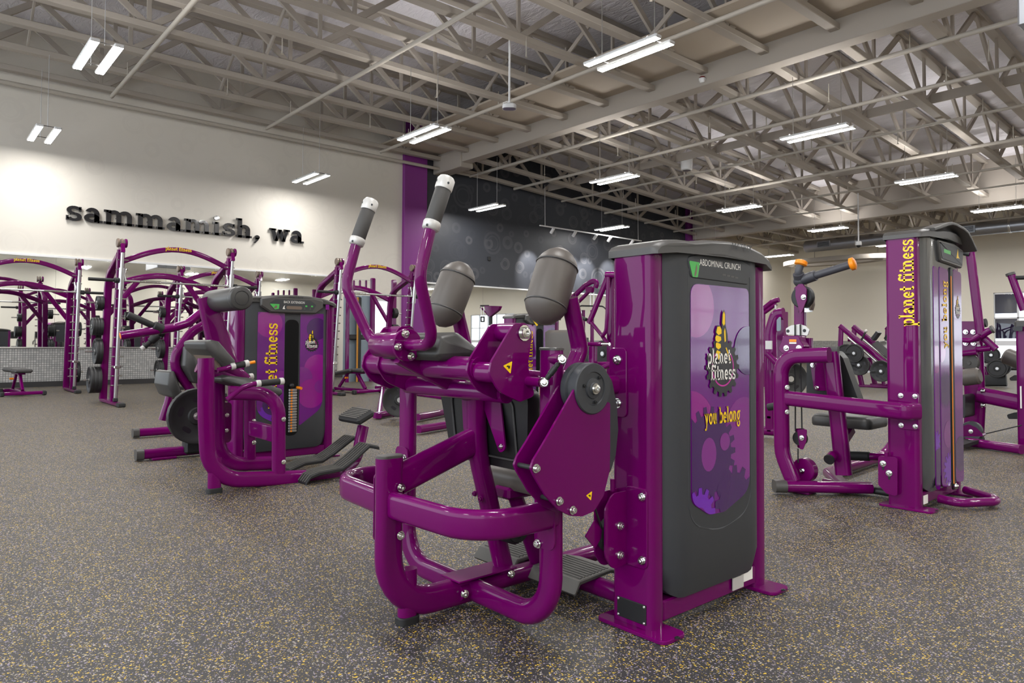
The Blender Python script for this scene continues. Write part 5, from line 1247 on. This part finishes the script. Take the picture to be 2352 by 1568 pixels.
hub = gy(1837, 645, 4.88)
MB().ball(hub, .045, 16, (1, 1, 1)).build('arm_hub', ARMG, cm, 60)
for end, mid, t in ((gy(1840, 604, 4.86), gy(1833, 625, 4.84), 0), (gy(1958, 606, 4.92), gy(1868, 634, 4.88), 1)):
    MB().tube(fillet([hub, mid, end], .06), circ(.027, 14), (0, 1, .1)).build('grip_arm', ARMG, cm, 60)
    d = (mid - hub).normalized(); MB().tube([hub, hub + d * (.12 if t else .06)], circ(.038, 14), (0, 1, .1)).build('arm_sleeve', ARMG, cm, 50)
    d = (end - mid).normalized(); MB().lathe([(.03, -.02), (.044, -.012), (.044, .012), (.03, .02), (1e-4, .02)], end, d, 20).build('grip_ring', ORNG, cm, 40)

# ================================================================== machines at the right edge
dm = thing('seated_row_machine', 'purple pulley machine with a tall slanted arm, between the lettered post and the right edge', 'gym machine', (-2.4, 8.5, 0))
def G(pts, Y): return [gy(a, b, Y) for a, b in pts]
def bar(parent, name, pts, Y, w, t, fil=.1, m=PUR, nrm=(0, 1, 0)): return flat_tube(G(pts, Y), w, t, nrm, fil).build(name, m, parent, 40)
def plate2(parent, name, pts, Y, t=.02, m=PUR, rr=.02, ch=.0): return MB().prism(rpoly([(gy(a, b, Y).x, gy(a, b, Y).z) for a, b in pts], rr, 4), (0, Y, 0), EXV, EZ, 0, t, ch).build(name, m, parent, 35)
YD = 8.55
bar(dm, 'mast', [(2236, 1005), (2240, 930), (2232, 740)], YD, .19, .10, .3)
plate2(dm, 'mast_head', [(2206, 738), (2256, 738), (2250, 785), (2256, 812), (2206, 812)], YD - .05, .10, PUR, .02)
bolts_at(dm, 'bolt', [gy(a, b, YD - .17) for a, b in ((2218, 762), (2235, 762), (2218, 788), (2236, 788))], (0, -1, 0), .018, .02)
bar(dm, 'lever_arm', [(2228, 576), (2252, 770)], YD - .25, .085, .06, 0)
bar(dm, 'lever_foot', [(2240, 778), (2276, 757)], YD - .25, .07, .06, 0)
MB().cyl(gy(2277, 757, YD - .25), gy(2282, 755, YD - .25), .04, 14).build('end_cap', CAPG, dm, 40)
bar(dm, 'lower_lever', [(2258, 775), (2288, 802)], YD - .2, .07, .05, 0)
bar(dm, 'horn_tube', [(2242, 803), (2276, 799)], YD - .2, .06, .06, 0)
bar(dm, 'curved_link', [(2208, 780), (2230, 783), (2250, 770)], YD - .3, .05, .05, .1)
bar(dm, 'lower_link', [(2208, 812), (2244, 808)], YD - .25, .06, .06, .1)
g = gy(2205, 580, YD - .3); MB().cyl(gy(2226, 584, YD - .28), g, .022, 12).build('hand_grip', RUB, dm, 40)
MB().cyl(gy(2256, 742, YD), gy(2266, 741, YD), .045, 14).build('side_roller', RUB, dm, 40)
c = gy(2227, 833, YD - .2); MB().lathe([(1e-4, -.01), (.02, -.012), (.022, -.004), (.085, 0), (.09, .012), (.09, .03), (.02, .035)], c, (.35, 1, 0), 24).build('pulley', CAPG, dm, 40)
MB().cyl(gy(2207, 868, YD - .35), gy(2252, 862, YD - .35), .085, 20, ch=.02).build('thigh_roller', VIN, dm, 40)
plate2(dm, 'seat_pad', [(2205, 905), (2217, 908), (2217, 958), (2205, 962)], YD - .4, -.3, VINB, .03)
bar(dm, 'cross_beam', [(2246, 905), (2345, 925)], YD - .05, .16, .09, 0)
for q in ((2254, 897), (2254, 930)): bolts_at(dm, 'bolt', [gy(*q, YD - .1)], (1, 0, 0), .02, .03)
plate2(dm, 'pulley_guard', [(2203, 1000), (2214, 978), (2232, 972), (2250, 980), (2262, 992), (2266, 1000)], YD - .15, .10, PUR, .02)
c = gy(2230, 990, YD - .25); MB().cyl((c.x, c.y, c.z), (c.x, c.y + .06, c.z), .10, 24, ch=.006).build('low_pulley', CHAR, dm, 40); bolts_at(dm, 'bolt', [(c.x, c.y - .002, c.z)], (0, -1, 0), .016, .012)
B = [gz(2195, 1010, .10), gz(2200, 998, .10), gz(2258, 998, .10), gz(2262, 1006, .10), gz(2210, 1022, .06)]
MB().add([B[0], B[1], B[2], B[3], B[4]] + [p - V((0, 0, .035)) for p in B], [[0, 1, 2, 3, 4], [9, 8, 7, 6, 5], [0, 5, 6, 1], [1, 6, 7, 2], [2, 7, 8, 3], [3, 8, 9, 4], [4, 9, 5, 0]]).build('foot_plate', RUB, dm, 30)
MB().tube([gz(2222, 1014, .05), gz(2348, 1032, .05)], rrect(.10, .085, .03), (0, 0, 1)).build('base_tube', PUR, dm, 40)
MB().cyl(gy(2264, 996, YD - .2), gy(2352, 975, YD - .1), .006, 6).build('cable', RUB, dm, 40)
em = thing('edge_cable_machine', 'purple machine cut by the right picture edge, with a slanted arm and grey roller', 'gym machine', (-1.95, 8.6, 0))
et = gy(2352, 640, 8.5)
e0 = gy(2340, 1030, 8.5)
MB().prism(rrect(.24, .12, .03, 4, e0.x + .12, 8.5), (0, 0, 0), EXV, EY, .0, gy(2340, 750, 8.5).z).build('front_post', PUR, em, 35)
MB().prism(rrect(.26, .14, .03, 4, e0.x + .12, 8.5), (0, 0, gy(2340, 750, 8.5).z), EXV, EY, 0, .06, .015).build('post_cap', CAPG, em, 35)
MB().box((e0.x + .45, 8.95, .65), (.40, .80, 1.25), b=.05).build('shroud', CHAR, em, 30)
bar(em, 'lever_arm', [(2323, 632), (2352, 712)], 8.9, .075, .06, 0); MB().cyl(gy(2322, 632, 8.9), gy(2320, 627, 8.9), .045, 14).build('end_cap', CAPG, em, 40)
MB().cyl(gy(2331, 638, 8.9), gy(2360, 637, 8.9), .022, 12).build('hand_grip', RUB, em, 40)
MB().cyl(gy(2306, 815, 8.8), gy(2350, 832, 8.8), .085, 20, ch=.02).build('thigh_roller', VIN, em, 40)
plate2(em, 'console_side', [(2328, 751), (2350, 748), (2350, 760), (2330, 760)], 8.4, .03, CHAR, .01)
plate2(em, 'seat', [(2318, 868), (2330, 861), (2352, 861), (2352, 874), (2320, 874)], 8.9, -.3, VIND, .02)
MB().box(gy(2345, 912, 8.43), (.012, .01, .22)).build('label_strip', WPRINT, em, 0)
ft2 = gz(2330, 960, .06)
MB().prism(rpoly([(gy(a, b, 9.6).x, gy(a, b, 9.6).z) for a, b in ((2312, 952), (2330, 947), (2352, 945), (2352, 962), (2316, 962))], .02, 3), (0, 9.6, 0), EXV, EZ, 0, -.35).build('foot_plate', RUB, em, 30)
# ================================================================== leg presses in front of the far wall
LPL = ['nearest purple angled leg press with black plates, left of the lettered post', 'second purple angled leg press, just behind the first one', ]
def legpress(Y, dx, label):
    lp = thing('leg_press', label, 'gym machine', (-7.2 + dx, Y, 0), 'angled leg presses')
    S = lambda pts: [(a, b) for a, b in pts]
    def B(name, pts, w, t, yy, m=PUR, fil=.0): 
        P = [gy(a, b, 17.7) + V((dx, yy + Y - 17.7, 0)) for a, b in pts]
        return flat_tube(P, w, t, (0, 1, 0), fil).build(name, m, lp, 40)
    for yy in (0, .75):
        B('rail', [(1929, 748), (2085, 876)], .13, .07, yy)
        B('guide_rod', [(1950, 775), (2080, 885)], .05, .05, yy - .05, STL)
        B('rear_post', [(1932, 752), (1928, 850)], .12, .06, yy); B('front_post', [(1966, 822), (1980, 884)], .12, .06, yy)
    B('base_rail', [(1970, 886), (2085, 890)], .08, .07, 0); B('base_rail', [(1970, 886), (2085, 890)], .08, .07, .75)
    B('cross_tie', [(1936, 781), (1954, 781)], .07, .07, .3)
    P = [gy(a, b, 17.7) + V((dx, Y - 17.7, 0)) for a, b in ((1996, 790), (2010, 782), (2085, 848), (2070, 856))]
    MB().prism([(p.x, p.z) for p in P], (0, Y + .15, 0), EXV, EZ, 0, -.5).build('carriage', CAPG, lp, 30)
    for a in (1996, 2012):
        P = [gy(x_, z_, 17.7) + V((dx, Y - 17.7, 0)) for x_, z_ in ((a, 776), (a + 12, 760), (a + 17, 764), (a + 4, 782))]
        MB().prism([(p.x, p.z) for p in P], (0, Y + (.1 if a < 2000 else .45), 0), EXV, EZ, 0, -.22).build('shoulder_pad', VINB, lp, 30)
    q = [gy(1978, 782, 17.7) + V((dx, Y - 17.7, 0)), gy(1989, 760, 17.7) + V((dx, Y - 17.7, 0))]
    MB().cyl(q[0], q[1], .025, 8).build('handle', RUB, lp, 40); MB().ball(q[1], .04, 8).build('handle_end', SILV, lp, 60)
    for (a, b), L in (((1943, 811), .5), ((1962, 811), .75), ((1973, 838), .6), ((2024, 852), .7)):
        c = gy(a, b, 17.7) + V((dx, Y - 17.7, 0)); MB().cyl((c.x, c.y - L, c.z), (c.x, c.y + .1, c.z), .028, 10).build('plate_horn', CHR, lp, 40)
    B('horn_bracket', [(1943, 811), (1966, 822), (1973, 838)], .08, .06, .02); B('horn_bracket', [(2024, 852), (2030, 888)], .08, .06, .02)
    B('stop_knob', [(2033, 849), (2040, 854)], .07, .07, -.08, ORNG)
    return lp
for i, (Y, dx) in enumerate(((17.7, 0), (19.9, .25))): legpress(Y, dx, LPL[i])
for i, ((a, b), r_, yy, w) in enumerate((((1943, 811), .225, -.1, 'upper left'), ((1962, 811), .225, -.35, 'upper right'), ((1973, 838), .25, -.3, 'front'), ((2024, 852), .25, -.4, 'lower'))):
    c = gy(a, b, 17.7 + yy)
    plate(r_, .06, c, 0, 'black plate on the %s horn of the nearest leg press' % w, 'plates on the leg press')
# ================================================================== machines behind the crunch machine
tm = thing('seated_tower_machine', 'purple weight-stack machine seen between the two roller pads of the crunch machine', 'gym machine', (-7.2, 6.6, 0))
xf, yc_, xb_ = tower(tm, -7.15, 6.25, .90, 1.378, 'slot'); slot_front(tm, xf, 6.25, .90, 1.378, None)
m = MB(); slab(m, 'planet fitness', (-7.27, 6.248, .62), (0, 0, 1), (-1, 0, 0), .052, 0, .80); m.build('lettering', YEL, tm, 0)
MB().flat([(6.55, 1.36), (6.66, 1.29), (6.63, 1.27)], (xf + .045, 0, 0), EY, EZ).build('yellow_arrow', YEL, tm, 0)
A = [tuple(gx(*q, -6.6).yz) for q in ((1294, 762), (1302, 757), (1316, 765), (1324, 815), (1318, 824), (1294, 824))]
slabpad(tm, 'back_pad', A, -6.95, -6.45, VIN, .03)
bar(tm, 'seat_beam', [(1290, 838), (1410, 838)], 7.0, .09, .07, 0); bar(tm, 'seat_beam', [(1290, 830), (1330, 828)], 6.9, .05, .05, 0)
bar(tm, 'arm_beam', [(1365, 852), (1420, 830)], 6.9, .06, .06, 0)
MB().tube([gy(1362, 838, 6.9), gy(1362, 795, 6.9)], rrect(.10, .08, .02), (0, 1, 0)).build('arm_post', PUR, tm, 40)
bar(tm, 'pivot_bar', [(1328, 790), (1382, 790)], 6.9, .055, .055, 0); MB().cyl(gy(1382, 790, 6.9), gy(1400, 790, 6.9), .022, 10).build('pivot_pin', CHR, tm, 40)
MB().tube([gy(1345, 905, 6.9), gy(1350, 838, 6.9)], rrect(.10, .08, .02), (0, 1, 0)).build('frame_post', PUR, tm, 40)
for p0_, p1_ in (((958, 902), (1036, 912)), ((958, 958), (1040, 942)), ((960, 986), (1045, 972))):
    MB().tube([gz(*p0_, .06 if p0_[1] > 940 else .35), gz(*p1_, .06 if p0_[1] > 940 else .35)], rrect(.10, .085, .03), (0, 0, 1)).build('base_tube', PUR, tm, 40)
pm = thing('plate_loaded_row', 'purple plate-loaded row with one black plate, seen past the left post of the crunch machine', 'gym machine', (-8.3, 5.2, 0))
for p0_, p1_ in (((862, 954), (915, 946)), ((865, 890), (910, 884))):
    MB().tube([gz(*p0_, .05), gz(*p1_, .05)], rrect(.09, .08, .03), (0, 0, 1)).build('base_tube', PUR, pm, 40)
a = gz(870, 955, .05); b_ = gz(880, 892, .05)
MB().tube([a, b_], rrect(.08, .07, .02), (0, 0, 1)).build('base_cross', PUR, pm, 40)
c = gx(918, 918, -8.0); MB().tube([(c.x - .3, c.y + .1, .06), (c.x - .12, c.y, c.z)], rrect(.08, .07, .02), (0, 1, 0)).build('horn_post', PUR, pm, 40)
MB().cyl((c.x - .2, c.y, c.z), (c.x + .08, c.y, c.z), .022, 12).build('plate_horn', CHR, pm, 40)
plate(.225, .055, c, rad(58), 'black plate with an oval hole peeking past the left post of the crunch machine', 'plates on the row machine')
MB().tube([gx(990, 892, -7.9), gx(1045, 886, -7.9)], rrect(.16, .06, .02), (0, 0, 1)).build('pad', VINB, pm, 40)

lm = thing('lever_pulldown', 'purple lever machine with a triangular arm, left of the crunch machine tower', 'gym machine', (-6.5, 8.0, 0))
LMX = gy(1404, 632, 8.0); MB().tube([(LMX.x, 8.0, .02), LMX], rrect(.13, .09, .03), (0, 1, 0)).build('mast', PUR, lm, 40)
bar(lm, 'top_pivot', [(1393, 631), (1420, 631)], 7.9, .10, .09, 0)
bar(lm, 'lever_arm', [(1396, 636), (1353, 742)], 7.9, .09, .06, 0)
bar(lm, 'lever_link', [(1397, 636), (1395, 720), (1392, 762), (1382, 772)], 7.85, .06, .05, .2)
bar(lm, 'lever_base', [(1356, 738), (1384, 772)], 7.9, .055, .05, 0); bar(lm, 'lever_foot', [(1384, 772), (1394, 788)], 7.9, .06, .05, 0)
MB().cyl(gy(1347, 734, 7.9), gy(1308, 718, 7.9), .028, 12).build('hand_grip', RUB, lm, 40)
MB().tube([(LMX.x - .6, 8.0, .05), (LMX.x + .5, 8.0, .05)], rrect(.1, .08, .02), (0, 0, 1)).build('base_tube', PUR, lm, 40)
p_ = gy(1385, 815, 8.1); MB().tube([p_, gy(1406, 815, 8.05)], rrect(.05, .05, .01), (0, 0, 1)).build('horn', CHR, lm, 40)
plate(.20, .06, gy(1386, 812, 8.0), 0, 'black plate on the lever machine left of the crunch machine tower', 'plates on the lever machine')

pm2 = thing('lat_pulldown', 'distant purple pulldown frame with a curved top beam and long bar, under the spotlit wall', 'gym machine', (-9.8, 13.5, 0))
bar(pm2, 'mast', [(1322, 870), (1322, 672)], 13.5, .13, .10, 0)
bar(pm2, 'top_beam', [(1298, 700), (1345, 655), (1362, 645), (1372, 648), (1368, 660)], 13.5, .14, .10, .25)
bar(pm2, 'under_beam', [(1300, 706), (1330, 692), (1358, 664)], 13.4, .10, .08, 0)
plate2(pm2, 'pulley_housing', [(1350, 660), (1366, 658), (1364, 672), (1352, 672)], 13.35, .1, PUR, .02)
for x in (1356, 1364): MB().cyl(gy(x, 670, 13.4), gy(x, 705, 13.4), .012, 6).build('cable', STL, pm2, 40)
MB().tube(fillet([gy(1326, 712, 13.4), gy(1332, 702, 13.4), gy(1385, 703, 13.4), gy(1392, 710, 13.4)], .2), circ(.02, 8), (0, 1, 0)).build('pull_bar', RUB, pm2, 40)
for x, z in ((1340, 712), (1360, 712)): bar(pm2, 'frame_post', [(x, 868), (x, z)], 13.8, .10, .08, 0)
bar(pm2, 'base_tube', [(1310, 872), (1385, 876)], 13.6, .10, .10, 0)
plate2(pm2, 'shroud', [(1335, 775), (1352, 775), (1352, 868), (1335, 868)], 13.9, .3, CHAR, .02)

cx = thing('cable_column', 'distant slim cable column with a purple top and hanging strap, left of the yellow-lettered machine', 'gym machine', (-12.4, 13.2, 0))
bar(cx, 'column', [(1127, 850), (1127, 705)], 13.0, .12, .10, 0, DARK)
plate2(cx, 'top_housing', [(1118, 702), (1154, 703), (1150, 712), (1130, 728), (1122, 716)], 12.95, .10, PUR, .02)
bar(cx, 'boom', [(1104, 702), (1122, 702)], 13.0, .05, .05, 0, DARK); bar(cx, 'boom_brace', [(1104, 706), (1112, 713), (1122, 724)], 13.0, .05, .05, 0)
for x in (1105, 1111): MB().cyl(gy(x, 704, 12.9), gy(x, 735, 12.9), .01, 6).build('cable', STL, cx, 40)
MB().tube([gy(1105, 728, 12.9), gy(1112, 728, 12.9), gy(1112, 738, 12.9), gy(1105, 738, 12.9)], circ(.02, 6), (0, 1, 0), closed=True).build('strap_handle', RUB, cx, 40)
bar(cx, 'base_tube', [(1110, 852), (1150, 854)], 13.0, .10, .10, 0)
MB().ball(gy(1117, 765, 12.9), .06, 10).build('pulley_knob', RUB, cx, 60)

fm = thing('functional_trainer', 'grey and purple cable tower with orange strips, standing by the glass door', 'gym machine', (-16.6, 9.4, 0))
def slabx(parent, name, q0, q1, X, t, m): 
    a = gx(*q0, X); b = gx(*q1, X); return MB().box((X - t / 2, (a.y + b.y) / 2, (a.z + b.z) / 2), (t, abs(b.y - a.y), abs(a.z - b.z)), b=.02).build(name, m, parent, 30)
AMB = mat('amber strip', rgb(190, 130, 40), .5)
SHG = mat('blue grey moulded shroud', rgb(126, 140, 150), .35)
slabx(fm, 'shroud', (803, 678), (824, 885), -16.6, .35, SHG); slabx(fm, 'shroud', (829, 678), (856, 885), -16.5, .35, SHG)
slabx(fm, 'shroud_band', (801, 768), (858, 780), -16.48, .05, DARK)
slabx(fm, 'guide_strip', (820.5, 682), (822.3, 880), -16.45, .03, AMB); slabx(fm, 'slot', (823, 682), (829, 880), -16.46, .05, DARK)
slabx(fm, 'frame_post', (854, 638), (861, 885), -16.4, .10, PUR); slabx(fm, 'frame_post', (902, 642), (910, 885), -16.4, .10, PUR); slabx(fm, 'frame_post', (798, 650), (802, 885), -16.4, .10, PUR)
slabx(fm, 'top_rail', (800, 640), (858, 644), -16.4, .10, PUR); slabx(fm, 'lower_rail', (800, 666), (858, 669), -16.4, .10, PUR)
for x in (812, 826, 840): slabx(fm, 'rail_post', (x, 643), (x + 4, 668), -16.42, .06, PUR)
slabx(fm, 'base_rail', (795, 882), (860, 887), -16.3, .4, PUR)

rm = thing('rear_press_machine', 'purple press machine with curved arm and grey guard, just right of the crunch machine tower', 'gym machine', (-4.2, 7.6, 0))
bar(rm, 'curved_arm', [(1772, 850), (1770, 760), (1782, 722), (1800, 720)], 7.2, .13, .08, .25)
plate2(rm, 'rear_plate', [(1786, 716), (1810, 716), (1810, 830), (1790, 830)], 7.6, .10, PUR, .01)
plate2(rm, 'guard', [(1786, 735), (1794, 725), (1794, 760), (1786, 760)], 7.15, .02, SHG, .01)
bar(rm, 'mast', [(1770, 960), (1768, 830)], 7.3, .12, .08, 0)
bar(rm, 'side_arm', [(1762, 812), (1795, 845)], 7.1, .07, .06, 0)
MB().cyl(gy(1765, 935, 7.1), gy(1782, 932, 7.1), .04, 12).build('foot_roller', RUB, rm, 40)
bar(rm, 'base_tube', [(1745, 988), (1790, 991)], 7.3, .10, .08, 0); bar(rm, 'mast_foot', [(1770, 990), (1770, 955)], 7.3, .12, .08, 0)
MB().box(gy(1766, 792, 7.0), (.07, .02, .09)).build('label_sticker', SILV, rm, 0)
bar(rm, 'plate_horn', [(1775, 868), (1818, 870)], 7.9, .05, .05, 0, CHR); bar(rm, 'horn_arm', [(1770, 900), (1790, 868)], 7.7, .08, .06, 0)
plate(.2, .05, gy(1815, 870, 7.9), rad(50), 'dark plate behind the bent left post of the tall cable machine', 'plates on the press')
lm2 = thing('far_pulldown', 'small distant purple pulldown arm above the press machine right of the tower', 'gym machine', (-6.5, 15.5, 0))
bar(lm2, 'top_beam', [(1750, 712), (1775, 692), (1789, 688)], 15.5, .12, .10, .1); bar(lm2, 'under_beam', [(1750, 722), (1783, 698)], 15.5, .09, .08, 0)
MB().cyl(gy(1781, 700, 15.4), gy(1781, 722, 15.4), .02, 6).build('cable', STL, lm2, 40); bar(lm2, 'mast', [(1752, 888), (1752, 712)], 15.5, .13, .1, 0)
dr = thing('plate_tree', 'small red-purple plate tree holding discs, far behind the seated row machine', 'rack', (-6.2, 20.5, 0))
bar(dr, 'stand', [(2268, 866), (2262, 846), (2252, 840)], 20.5, .10, .08, 0); bar(dr, 'stand', [(2298, 868), (2303, 845)], 20.5, .10, .08, 0); bar(dr, 'base', [(2262, 873), (2312, 873)], 20.5, .30, .10, 0, DARK)
for i, (a, b, r_, w) in enumerate(((2290, 846, .22, 'front'), (2298, 842, .22, 'rear'), (2276, 815, .2, 'upper'), (2266, 812, .24, 'upper left'))):
    plate(r_, .12, gy(a, b, 20.3 + .1 * i), rad(15), '%s round disc on the distant plate tree' % w, 'discs on the plate tree')
bar(dr, 'horn', [(2262, 812), (2300, 845)], 20.5, .06, .06, 0)
rk = thing('dumbbell_rack', 'low dark dumbbell rack far away by the window', 'rack', (-8, 24, 0))
bar(rk, 'shelf', [(2300, 846), (2352, 846)], 24, .10, .3, 0, DARK); bar(rk, 'shelf_leg', [(2312, 846), (2312, 856)], 24, .08, .1, 0, DARK); bar(rk, 'shelf_leg', [(2345, 846), (2345, 856)], 24, .08, .1, 0, DARK)
# ================================================================== signs, track light and things on the roof
sg = thing('wall_sign', 'large black letters reading sammamish, wa on the cream wall', 'sign', (WX + .05, 5.6, 3.8))
SX = mat('black glossy sign letter', rgb(18, 18, 24), .25, 0, .5)
y = 2.78; sz = .335; kx = 5.78 / (text_width('sammamish, wa') * sz)
for ch in 'sammamish, wa':
    if ch != ' ':
        m = MB(); slab(m, ch, (WX + .035, y, 3.80), EY, EZ, sz, .05, kx); m.build('letter', SX, sg, 0)
        for dy in (.1, .25): MB().cyl((WX, y + dy, 3.95), (WX + .04, y + dy, 3.95), .012, 6).build('stand_off', DARK, sg, 0) if ch not in ',i' else None
    y += (GLY[ch][0] + .06) * sz * kx
tl = thing('track_light', 'white track with small spotlights in front of the charcoal wall', 'light', (-17.6, 19, 5.05))
MB().box((-17.6, 19.25, 5.06), (.045, 5.5, .04)).build('track', HOUS, tl, 0)
for yy in (16.75, 21.8): MB().cyl((-17.6, yy, 5.06), (-17.62, yy, 6.5), .012, 6).build('cable', STL, tl, 40)
for yy in (17.1, 18.2, 19.3, 20.1, 21.4):
    d = V((-.62, .05, -.60)).normalized(); c = V((-17.6, yy, 4.94))
    h = MB().lathe([(.03, -.12), (.055, -.11), (.055, .10), (.05, .10), (.045, .04), (1e-4, .04)], c, d, 14).build('spot_head', HOUS, tl, 40)
    MB().cyl((-17.6, yy, 5.04), c, .012, 6).build('stem', HOUS, tl, 0)
    L = bpy.data.lights.new('spot_lamp', 'SPOT'); L.energy = 420; L.spot_size = rad(48); L.spot_blend = .8; L.shadow_soft_size = .03; L.color = (1, .97, .93)
    lo = bpy.data.objects.new('spot_lamp', L); COL.objects.link(lo); lo.parent = tl; lo.location = c + d * .105 - BASE[tl.name]; lo.rotation_euler = d.to_track_quat('-Z', 'Y').to_euler()
def pole(name, label, cat, top, p):
    t = thing(name, label, cat, p); MB().cyl(p, (p[0], p[1], top), .022, 10).build('pole', HOUS, t, 40); return t
p = gy(1170, 244, 9.0)
t = pole('ceiling_sensor', 'white puck-shaped sensor on a long pole below the left trusses', 'sensor', 7.3, p)
MB().lathe([(.06, .05), (.10, .045), (.13, .03)], p, (0, 0, 1), 24).build('neck', HOUS, t, 40)
MB().prism(rrect(.28, .22, .09, 6), (p.x, p.y, p.z - .055), (CR.x, CR.y, 0), (-CR.y, CR.x, 0), 0, .085, .015).build('puck', HOUS, t, 40)
MB().prism(rrect(.25, .19, .08, 6), (p.x, p.y, p.z - .0575), (CR.x, CR.y, 0), (-CR.y, CR.x, 0), 0, .004).build('lens', mat('lilac grey lens', rgb(130, 120, 150), .4), t, 0)
MB().tube([p + V((-.10, -.06, .03)), p + V((-.11, -.07, .08)), p + V((-.05, -.03, .10)), p + V((-.01, 0, .08))], circ(.008, 6), (0, 1, .1)).build('wire', HOUS, t, 40)
p = gy(1972, 562, 24.0)
t = pole('dome_camera', 'small white dome camera on a pole near the oval rail', 'camera', 6.2, p)
MB().lathe([(.05, .12), (.09, .10), (.10, 0), (.085, -.02)], p, (0, 0, 1), 18).build('camera_body', HOUS, t, 40); MB().ball(p - V((0, 0, .02)), .075, 12).build('dome', DARK, t, 60)
p = gy(1577, 390, 18.0)
t = thing('hanging_speaker', 'white drum-shaped speaker hanging among the trusses right of the big beam', 'speaker', p)
MB().lathe([(.13, -.02), (.17, 0), (.19, .42), (.17, .45), (1e-4, .45)], p, (0, 0, 1), 24).build('drum', HOUS, t, 40); MB().cyl(p + V((0, 0, .45)), p + V((0, 0, 1.6)), .006, 6).build('cable', STL, t, 0)
MB().lathe([(.125, -.021), (1e-4, -.024)], p, (0, 0, 1), 24).build('grille', CAPG, t, 40)
p = gy(1610, 182, 12.92)
t = thing('alarm_beacon', 'small red and white alarm beacon on the big beam', 'alarm', p)
MB().lathe([(.07, 0), (.06, .03), (1e-4, .04)], p + V((0, .05, .03)), (0, 0, 1), 16).build('red_base', mat('dark red plastic', rgb(110, 20, 24), .4), t, 40); MB().lathe([(1e-4, -.10), (.05, -.09), (.075, -.03), (.075, 0), (1e-4, 0)], p + V((0, .05, .03)), (0, 0, 1), 16).build('white_body', HOUS, t, 40)
MB().box(p + V((0, .08, .03)), (.06, .06, .06)).build('bracket', HOUS, t, 0)
p = gx(1123, 594, WX); t = tag(MB().box((WX + .02, p.y, p.z), (.04, .12, .14), b=.01).build('wall_switch', DARK), 'small dark box on the charcoal wall between the pads', 'switch')
# cardio machines on the right side of the hall, which the mirrors show
def treadmill(loc, label):
    r = thing('treadmill', label, 'treadmill', loc, 'treadmills seen in the mirror', 0, True)
    def b(m, name, mt=DARK, sm=40): return m.build(name, mt, r, sm)
    b(MB().box((.2, 0, .14), (1.9, .80, .16), b=.04), 'deck', DARK, 30); b(MB().box((.25, 0, .225), (1.6, .52, .01)), 'belt', RUB, 0)
    for s in (-1, 1):
        b(MB().tube([(-.55, s * .40, .2), (-.35, s * .40, 1.2)], rrect(.09, .06, .02), (0, 1, 0)), 'upright', CAPG)
        b(MB().tube(fillet([(-.38, s * .40, 1.05), (.2, s * .42, .95), (.25, s * .42, .80)], .08), circ(.03, 10), (0, 1, 0)), 'handrail', RUB)
    b(MB().box((-.38, 0, 1.30), (.10, .85, .38), Matrix.Rotation(rad(-15), 3, 'Y'), b=.03), 'console', DARK, 30)
    b(MB().box((-.325, 0, 1.32), (.01, .45, .24), Matrix.Rotation(rad(-15), 3, 'Y')), 'screen', CHAR, 0)
    return r
t0 = None
for i, w in enumerate(('nearest', 'second', 'third', 'fourth', 'fifth')):
    lab = 'dark treadmill across the hall, %s of the row the mirror shows' % w
    if t0 is None: t0 = treadmill((8.5, 3.4, 0), lab)
    else: dup(t0, (8.5, 3.4 + 1.25 * i, 0), None, lab)
